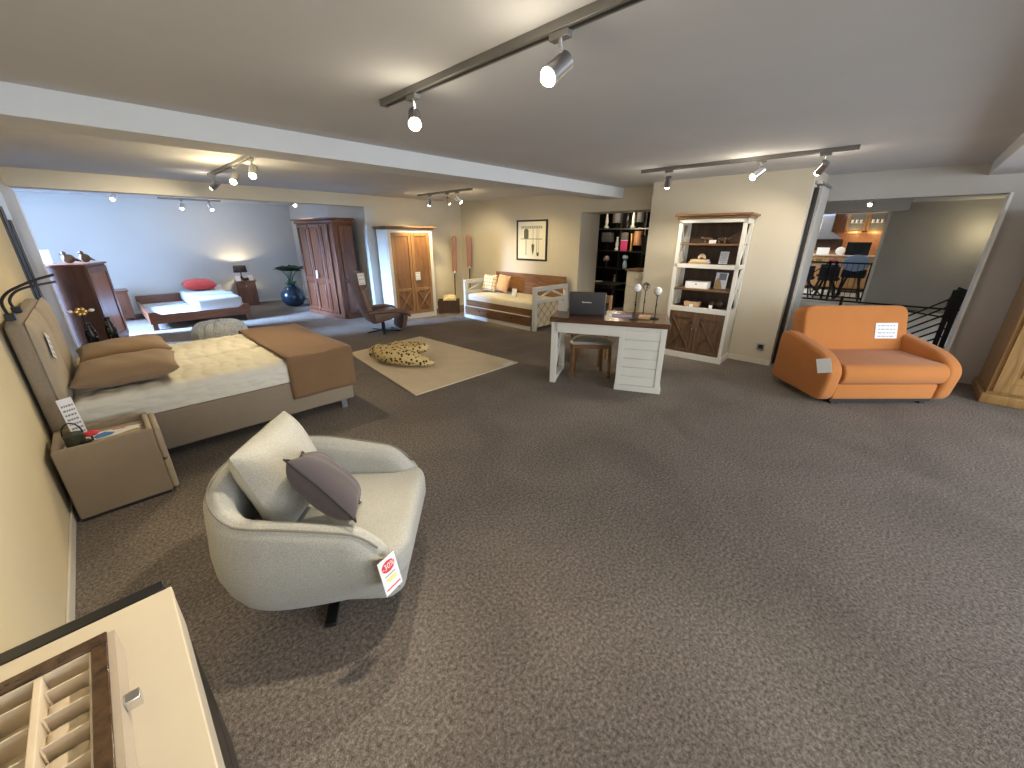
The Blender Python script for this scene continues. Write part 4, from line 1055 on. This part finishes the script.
for x0, x1 in ((-.5, -.01), (.01, .5)):
    o = MB().box(x0, x0 + .06, -.18, -.15, .02, .64).box(x1 - .06, x1, -.18, -.15, .02, .64).box(x0, x1, -.18, -.15, .02, .08).box(x0, x1, -.18, -.15, .58, .64).build('door', 'pine', kw, bevel=.003)
    B(x0 + .06, x1 - .06, -.17, -.16, .08, .58).build('pane', plain('cupboard_glass', (.18, .17, .13), .1), o)
    MB().box(x0 + .07, x1 - .07, -.174, -.170, .30, .315).build('inner_shelf', 'cream', o)
    m = MB()
    for q in range(3): m.lathe([(.03, 0), (.035, .09)], ((x0 + x1) / 2 - .12 + q * .11, -.178, .315), 8)
    m.build('crockery', 'white_shine', o)
hd = thing('cooker_hood', 'steel chimney cooker hood over a dark splash panel in the kitchen', 'cooker hood', (17.6, 2.2, 1.66), R(-90))
MB().prism([(-.45, 0), (.45, 0), (.45, .05), (.16, .24), (.16, .95), (-.16, .95), (-.16, .24), (-.45, .05)], -.2, .28, 'xz').build('hood_body', 'steel', hd, bevel=.004)
B(-.5, .5, .24, .28, -.36, -.02).build('splash_panel', 'dark_back', hd)
tg = tag(B(-.3, .3, -.012, .012, 0, .40).build('dark_screen', 'screen', bevel=.006), 'dark flat screen standing on the kitchen counter', 'screen', None, (17.28, 1.22, 1.172), R(-90))
card('white sheet standing on the kitchen counter under the hood', (17.35, 2.12, 1.172), (R(-8), 0, R(-90)), .34, .22, 0)
cl = thing('plate', 'white round plate standing on the kitchen counter beside the screen', 'plate', (17.4, 1.66, 1.29), R(-90))
MB().lathe([(.02, 0), (.11, 0), (.13, .012), (.11, .02), (.02, .02)], n=24, mx=RX(80)).build('dish', 'white_shine', cl, smooth=True)
kt = thing('dining_table', 'dark dining table with crossed legs in the kitchen beyond', 'table', (15.6, 1.85, .03), 0)
B(-.45, .45, -.85, .55, .93, .97).build('table_top', plain('pale_top', (.5, .5, .48), .3), kt, bevel=.004)
m = MB()
for y in (-.6, .4): m.bar((-.35, y, 0), (.35, y, .93), .05, .05); m.bar((.35, y, 0), (-.35, y, .93), .05, .05)
m.build('crossed_leg', 'black', kt)
for k, (y, zz, mt_, lb) in enumerate(((2.2, .10, 'cream', 'cream bowl on the far left of the kitchen table'), (1.95, .12, 'tan', 'tan pot on the kitchen table'), (1.6, .08, 'pink', 'pink bowl on the near part of the kitchen table'))):
    t = thing('bowl', lb, 'bowl', (15.55, y, 1.002), 0)
    MB().lathe([(.05, 0), (.12, zz), (.11, zz), (.045, .012)], n=18).build('bowl_body', mt_, t, smooth=True)
cc = thing('dining_chair', 'black dining chair with round pale blue back by the kitchen table', 'chair', (14.85, .98, .03), R(-90))
MB().prism([(.30 * math.cos(a), 1.02 + .22 * math.sin(a)) for a in [2 * PI * k / 24 for k in range(24)]], -.25, -.20, 'xz').build('backrest', 'chair_blue', cc, bevel=.02, seg=3)
B(-.26, .26, -.22, .25, .62, .84).build('seat', plain('navy_seat', (.012, .018, .035), .8), cc, bevel=.03, seg=3)
m = MB()
for x in (-.22, .22):
    for y in (-.2, .22): m.bar((x * .6, y * .6, .62), (x * 1.2, y * 1.2, 0), .03, .03)
m.build('leg_frame', 'black_metal', cc); B(-.2, .2, -.18, .18, .22, .25).build('foot_ring', 'black_metal', cc)
cc2 = thing('dining_chair', 'black dining chair with thin legs at the left of the kitchen table', 'chair', (14.9, 2.1, .03), R(-90))
B(-.24, .24, -.22, .22, .50, .58).build('seat', 'black', cc2, bevel=.02)
B(-.24, .24, -.24, -.20, .58, .90).build('backrest', 'black', cc2, bevel=.02)
m = MB()
for x in (-.2, .2):
    for y in (-.2, .2): m.bar((x * .6, y * .6, .5), (x * 1.2, y * 1.2, 0), .03, .03)
m.build('leg_frame', 'black_metal', cc2)

dup(cc2, 'black dining chair in the middle near the kitchen table', (14.95, 1.52, .03))
dup(cc2, 'black dining chair on the counter side of the kitchen table', (16.45, 1.75, .03), (0, 0, R(90)))

# ------------------------------------------------------------------ lamp shop shelf beyond the left opening
sh = thing('display_shelf', 'black display shelf full of lamps in the passage behind the desk', 'shelf', (9.25, 4.95, 0), R(-90))
# local x: world y = 4.95 - x
B(-.95, .95, .18, .22, 0, 2.44).build('back_panel', 'black_gloss', sh)
for z in (.45, .95, 1.36, 2.36): B(-.95, .95, -.20, .18, z, z + .025).build('board', 'black', sh)
B(-.95, .95, -.205, .18, 1.875, 1.905).build('board', 'steel', sh)
for x in (-.95, -.19, .44, .92): B(x, x + .03, -.19, .18, 0, 2.44).build('upright', 'black', sh)
def lampthing(y, z, label, build):
    t = thing('table_lamp' if 'lamp' in label else 'vase', label, 'lamp' if 'lamp' in label else 'vase', (9.16, y, z)); build(t); return t
def white_vase(h):
    return lambda t: MB().lathe([(.05, 0), (.06, .03), (.03, .08), (.045, h * .4), (.02, h * .9), (.03, h)], n=14).build('vase_body', 'white_shine', t, smooth=True)
lampthing(5.58, 1.907, 'tall white vase at the left end of the top shelf in the passage', white_vase(.36))
lampthing(4.865, 1.907, 'slim white vase in the middle of the top shelf in the passage', white_vase(.40))
def drum(mat, r, h):
    def f(t):
        MB().lathe([(.06, 0), (.06, .012), (.012, .02), (.012, h * .3)], n=12).build('base', 'black_metal', t, smooth=True)
        MB().lathe([(r, h * .3), (r * .94, h)], n=20).build('lamp_shade', mat, t, smooth=True)
    return f
gs = plain('grey_shade', (.10, .095, .10), .7)
lampthing(5.30, 1.907, 'lamp with grey drum shade beside the tall white vase on the top shelf', drum(gs, .12, .40))
lampthing(4.66, 1.907, 'lamp with grey drum shade right of the slim white vase on the top shelf', drum(gs, .12, .42))
lampthing(4.39, 1.907, 'clear glass vase at the right end of the top shelf in the passage', lambda t: MB().lathe([(.05, 0), (.05, .25), (.046, .25), (.046, .012)], n=14).build('vase_body', 'smoke_glass', t, smooth=True))
lampthing(5.01, 1.907, 'dark vase left of the slim white vase on the top shelf', lambda t: MB().lathe([(.05, 0), (.08, .1), (.03, .24), (.04, .3)], n=14).build('vase_body', 'black_gloss', t, smooth=True))
lampthing(5.24, 1.387, 'white curved vase on the middle shelf left of the pink print', white_vase(.32))
lampthing(4.86, 1.387, 'gold slender vase on the middle shelf in the passage', lambda t: MB().lathe([(.05, 0), (.05, .02), (.035, .06), (.04, .32), (.05, .40)], n=14).build('vase_body', 'gold', t, smooth=True))
cs = plain('copper_shade', (.34, .16, .07), .5)
lampthing(4.67, 1.387, 'lamp with copper coloured shade on the middle shelf in the passage', drum(cs, .13, .45))
lampthing(4.39, 1.387, 'lamp with glass globe on the right of the middle shelf', lambda t: (MB().lathe([(.05, 0), (.05, .01), (.012, .02), (.012, .36)], n=12).build('base', 'chrome', t, smooth=True), MB().ball((0, 0, .40), .06).build('globe', 'white_shine', t, smooth=True)))
lampthing(5.52, 1.387, 'lamp with dark square shade at the left of the middle shelf', lambda t: (MB().lathe([(.06, 0), (.06, .012), (.012, .02), (.012, .2)], n=12).build('base', 'black_metal', t, smooth=True), B(-.1, .1, -.12, .12, .2, .42).build('lamp_shade', gs, t, bevel=.004)))
t = thing('picture_block', 'pink and grey picture block on the middle shelf in the passage', 'picture', (9.08, 5.01, 1.387), R(-90))
B(-.085, .085, -.01, .03, 0, .24).build('pink_panel', 'pink', t); B(-.085, .085, -.01, .03, .25, .42).build('grey_panel', gs, t); B(-.09, .09, -.012, .03, .24, .25).build('pale_strip', 'paper', t)
lampthing(4.98, .977, 'pale blue glass vase on the lower shelf beneath the pink print', lambda t: MB().lathe([(.05, 0), (.06, .08), (.04, .18), (.08, .25), (.06, .31)], n=14).build('vase_body', plain('pale_blue_glass', (.45, .62, .80), .2), t, smooth=True))
lampthing(5.5, .977, 'white and pink flower vase at the left of the lower shelf', lambda t: (MB().lathe([(.04, 0), (.05, .12), (.03, .16)], n=12).build('vase_body', 'black_gloss', t, smooth=True), MB().ball((0, 0, .22), .07).ball((.02, .06, .19), .05).build('blossom', plain('pale_pink', (.75, .58, .56), .7), t, smooth=True)))
lampthing(5.22, .477, 'white curved vase on the bottom shelf in the passage', white_vase(.34))
wc = thing('drawer_chest', 'white chest of drawers with brown top in the opening behind the desk', 'chest of drawers', (7.42, 3.49, 0), R(-90))
B(-.37, .37, -.20, .22, 0, 1.09).build('body', 'white_wood', wc, bevel=.004); B(-.40, .40, -.23, .24, 1.09, 1.125).build('top', 'brown_top', wc, bevel=.004)
for k in range(7): B(-.34, .34, -.216, -.20, .06 + k * .146, .06 + k * .146 + .138).build('drawer', 'white_wood', wc, bevel=.004)
lampthing(3.62, 1.127, 'dark tapered floor vase lamp on the white chest of drawers', lambda t: (MB().lathe([(.07, 0), (.07, .012), (.015, .03), (.015, .25)], n=14).build('base', 'chrome', t, smooth=True), MB().lathe([(.10, .25), (.16, .62)], n=22).build('lamp_shade', 'black', t, smooth=True))).location.x = 7.5
dt = thing('dining_table', 'dark table behind the laptop in the passage', 'table', (8.0, 4.75, 0), 0)
B(-.35, .35, -.4, .4, .70, .74).build('table_top', 'black_gloss', dt, bevel=.004)
for x in (-.3, .3):
    for y in (-.35, .35): B(x - .025, x + .025, y - .025, y + .025, 0, .70).build('leg', 'black', dt)
t = thing('saucer', 'small cream dish on the dark table in the passage', 'dish', (7.85, 4.9, .742))
MB().lathe([(.05, 0), (.12, .03), (.115, .034), (.04, .008)], n=18).build('dish', 'cream', t, smooth=True)

# ------------------------------------------------------------------ ceiling tracks and spots
WARM = (1, .86, .64)
def track(label, a, b):
    a = Vector(a); b = Vector(b); d = (b - a); L = d.length
    t = thing('light_track', label, 'light track', ((a + b) / 2)[:], math.atan2(d.y, d.x))
    B(-L / 2, L / 2, -.026, .026, .0, CZ - a.z).build('rail', 'track', t, bevel=.003)
    B(-L / 2 + .02, L / 2 - .02, -.008, .008, -.002, .0).build('groove', 'black', t)
    for s in (-1, 1): xa, xb = sorted((s * L / 2, s * (L / 2 + .012))); B(xa, xb, -.028, .028, -.002, CZ - a.z).build('end_cap', 'track', t)
    return t
tz_ = 2.455
track('long grey light track above the pale grey armchair', (1.515, .2, tz_), (1.515, 2.56, tz_))
track('grey light track above the desk and the orange sofa', (5.12, .57, tz_), (5.12, 2.66, tz_))
track('grey light track above the boxspring bed beyond the long beam', (1.42, 5.05, tz_), (1.42, 7.03, tz_))
track('grey light track above the daybed corner', (4.90, 5.72, tz_), (4.90, 7.32, tz_))
track('grey light track in the far room above the mahogany bed', (1.37, 11.9, tz_), (2.47, 11.9, tz_))

def spot(label, pos, aim, power, glowmat='bulb', ceil=False, col=WARM, spread=85, spill=2.0, head=.12):
    """track spot: adapter, bent arm, cylinder head, lit bulb, and the lamp's own light"""
    t = thing('spotlight', label, 'spotlight', pos, 0, 'track spotlights')
    d = Vector(aim).normalized()
    B(-.02, .02, -.045, .045, -.025, .0).build('adapter', 'track', t, bevel=.003)
    pv = Vector((0, 0, -.10)) 
    MB().tube([(0, 0, -.02), (.006, .0, -.06), pv - d * .02], .009, 8).build('arm', 'chrome', t, smooth=True)
    x = d.orthogonal().normalized(); mx = Matrix((x, d.cross(x), d)).transposed().to_4x4(); mx.translation = pv + Vector((0, 0, -.012))
    MB().lathe([(.026, -.05), (.036, -.045), (.038, .05), (.040, .07), (.036, .072), (.030, .05)], n=20, mx=mx).build('lamp_head', 'steel', t, smooth=True, angle=50)
    MB().lathe([(.028, .052), (.033, .078), (.024, .092), (.008, .097)], n=18, mx=mx).build('bulb', glowmat, t, smooth=True)
    def lamp(kind, nm, p, off):
        l = bpy.data.lights.new(nm, kind); l.energy = p; l.color = col
        l.shadow_soft_size = .04
        if kind == 'SPOT': l.spot_size = R(spread); l.spot_blend = .7
        o = bpy.data.objects.new(nm, l); COL.objects.link(o)
        o.location = Vector(pos) + pv + Vector((0, 0, -.012)) + d * off; o.rotation_euler = d.to_track_quat('-Z', 'Y').to_euler()
    lamp('SPOT', 'spot_light', power, .115)
    if spill: lamp('POINT', 'spill_light', spill, .13)
    return t
spot('chrome spotlight on the nearest track, the one with its steel barrel in clear view', (1.515, 1.20, tz_), (-.75, .15, -.60), 115)
spot('glaring spotlight near the far end of the nearest track', (1.515, 2.25, tz_), (-.45, -.65, -.62), 85)
spot('spotlight at the left end of the track above the desk', (5.12, 2.32, tz_), (.55, .25, -.8), 45, 'bulb', False, WARM, 85, 4)
spot('spotlight in the middle of the track above the desk', (5.12, 1.34, tz_), (-.6, .7, -.75), 45, 'bulb', False, WARM, 85, 4)
spot('spotlight at the right end of the track nearest the stair opening', (5.12, .80, tz_), (.62, .50, -.62), 40, 'bulb', False, WARM, 85, 4)
spot('leftmost spotlight on the track above the boxspring bed', (1.42, 6.85, tz_), (-1.3, 2.4, -1.4), 60)
spot('middle spotlight on the track above the boxspring bed', (1.42, 5.85, tz_), (-.5, -.5, -.8), 40, 'bulb', False, (1, .80, .46), 85, 15)
spot('nearest spotlight on the track above the boxspring bed', (1.42, 5.12, tz_), (-.35, -.55, -.8), 45, 'bulb', False, (1, .80, .46), 85, 15)
spot('leftmost spotlight on the track above the daybed corner', (4.90, 6.95, tz_), (.1, .6, -.75), 110, 'bulb', False, (1, .77, .40))
spot('middle spotlight on the track above the daybed corner', (4.90, 6.40, tz_), (.7, .35, -.62), 100, 'bulb', False, (1, .77, .40))
spot('rightmost spotlight on the track above the daybed corner', (4.90, 6.10, tz_), (.72, -.25, -.7), 95, 'bulb', False, (1, .77, .40))
spot('left spotlight on the far room track above the mahogany bed', (1.75, 11.9, tz_), (-.3, -.2, -.8), 25, 'bulb_cool')
spot('right spotlight on the far room track above the mahogany bed', (2.25, 11.9, tz_), (.35, -.2, -.8), 25, 'bulb_cool')
for lb, p in (('single ceiling spotlight of the far room close to the window wall', (.60, 10.6, CZ - .002)), ('single ceiling spotlight above the mahogany wardrobe', (3.30, 9.6, CZ - .002)), ('single spotlight in the stair opening below the header board', (11.2, .80, CZ - .002))):
    spot(lb, p, (-.4, -.5, -.75) if p[0] < 1 else ((.1, -.5, -.8) if p[0] < 5 else (-.6, .1, -.7)), 25, 'bulb_cool')

# ------------------------------------------------------------------ daylight, added fill lights, other lamps of the place, camera
def area(name, loc, d, sx, sy, p, col):
    l = bpy.data.lights.new(name, 'AREA'); l.shape = 'RECTANGLE'; l.size = sx; l.size_y = sy; l.energy = p; l.color = col
    o = bpy.data.objects.new(name, l); COL.objects.link(o); o.location = loc
    o.rotation_euler = Vector(d).to_track_quat('-Z', 'Z').to_euler(); return o
area('far_window_daylight', (-4.6, 10.9, 3.25), (1, -.40, -.44), 2.2, .9, 1900, (.36, .58, 1)).data.spread = R(62)
area('rear_fill_light', (3.0, -4.6, 1.5), (-.1, 1, -.1), 7, 2.2, 285, (.88, .94, 1))  # added fill from behind the camera, no window is built there
area('kitchen_daylight', (16, 3.5, 2.6), (0, -.5, -1), 2, 1, 70, (1, .97, .92))
def point(name, loc, p, col, r=.05):
    l = bpy.data.lights.new(name, 'POINT'); l.energy = p; l.color = col; l.shadow_soft_size = r
    o = bpy.data.objects.new(name, l); COL.objects.link(o); o.location = loc
point('table_lamp_light', (2.64, 12.30, .632 + .32), 14, (1, .75, .42), .02)
point('cupboard_light', (17.45, 1.45, 1.80), 5, (1, .68, .35)); point('cupboard_light', (17.45, .95, 1.80), 5, (1, .68, .35))
point('stair_wall_lamp', (13.45, -1.08, 1.8), 6, (1, .85, .5))
area('stair_fill_light', (9.3, .3, 2.46), (.15, 0, -1), 2, 1.6, 30, (.85, .92, 1))
point('shelf_lamp', (8.7, 4.95, 2.25), 9, (1, .85, .6))
point('shelf_lamp', (8.7, 4.8, 1.75), 6, (1, .8, .55))

w_ = bpy.data.worlds.new('World'); S.world = w_; w_.use_nodes = True
bg = w_.node_tree.nodes['Background']; bg.inputs['Color'].default_value = (.80, .88, 1, 1); bg.inputs['Strength'].default_value = 1.1

cam = bpy.data.cameras.new('Camera'); co = bpy.data.objects.new('Camera', cam); COL.objects.link(co)
cam.sensor_fit = 'HORIZONTAL'; cam.sensor_width = 36; cam.lens = 390 / 1024 * 36; cam.clip_start = .02
p_ = math.atan(147 / 390); rl = math.atan(2 / 834); aX = R(43.97)
fh = Vector((math.cos(aX), math.sin(aX), 0)); up = Vector((0, 0, 1))
fw = fh * math.cos(p_) - up * math.sin(p_); r0 = fw.cross(up).normalized(); u0 = r0.cross(fw)
Rr = r0 * math.cos(rl) + u0 * math.sin(rl); Uu = -r0 * math.sin(rl) + u0 * math.cos(rl)
mx = Matrix((Rr, Uu, -fw)).transposed().to_4x4(); mx.translation = (0, 0, 1.7)
co.matrix_world = mx
S.camera = co
vs = S.view_settings; vs.view_transform = 'Standard'; vs.look = 'None'; vs.gamma = 1; vs.use_curve_mapping = False; vs.exposure = .3
try:
    S.cycles.use_denoising = True; S.cycles.max_bounces = 8; S.cycles.sample_clamp_indirect = 6
except Exception: pass
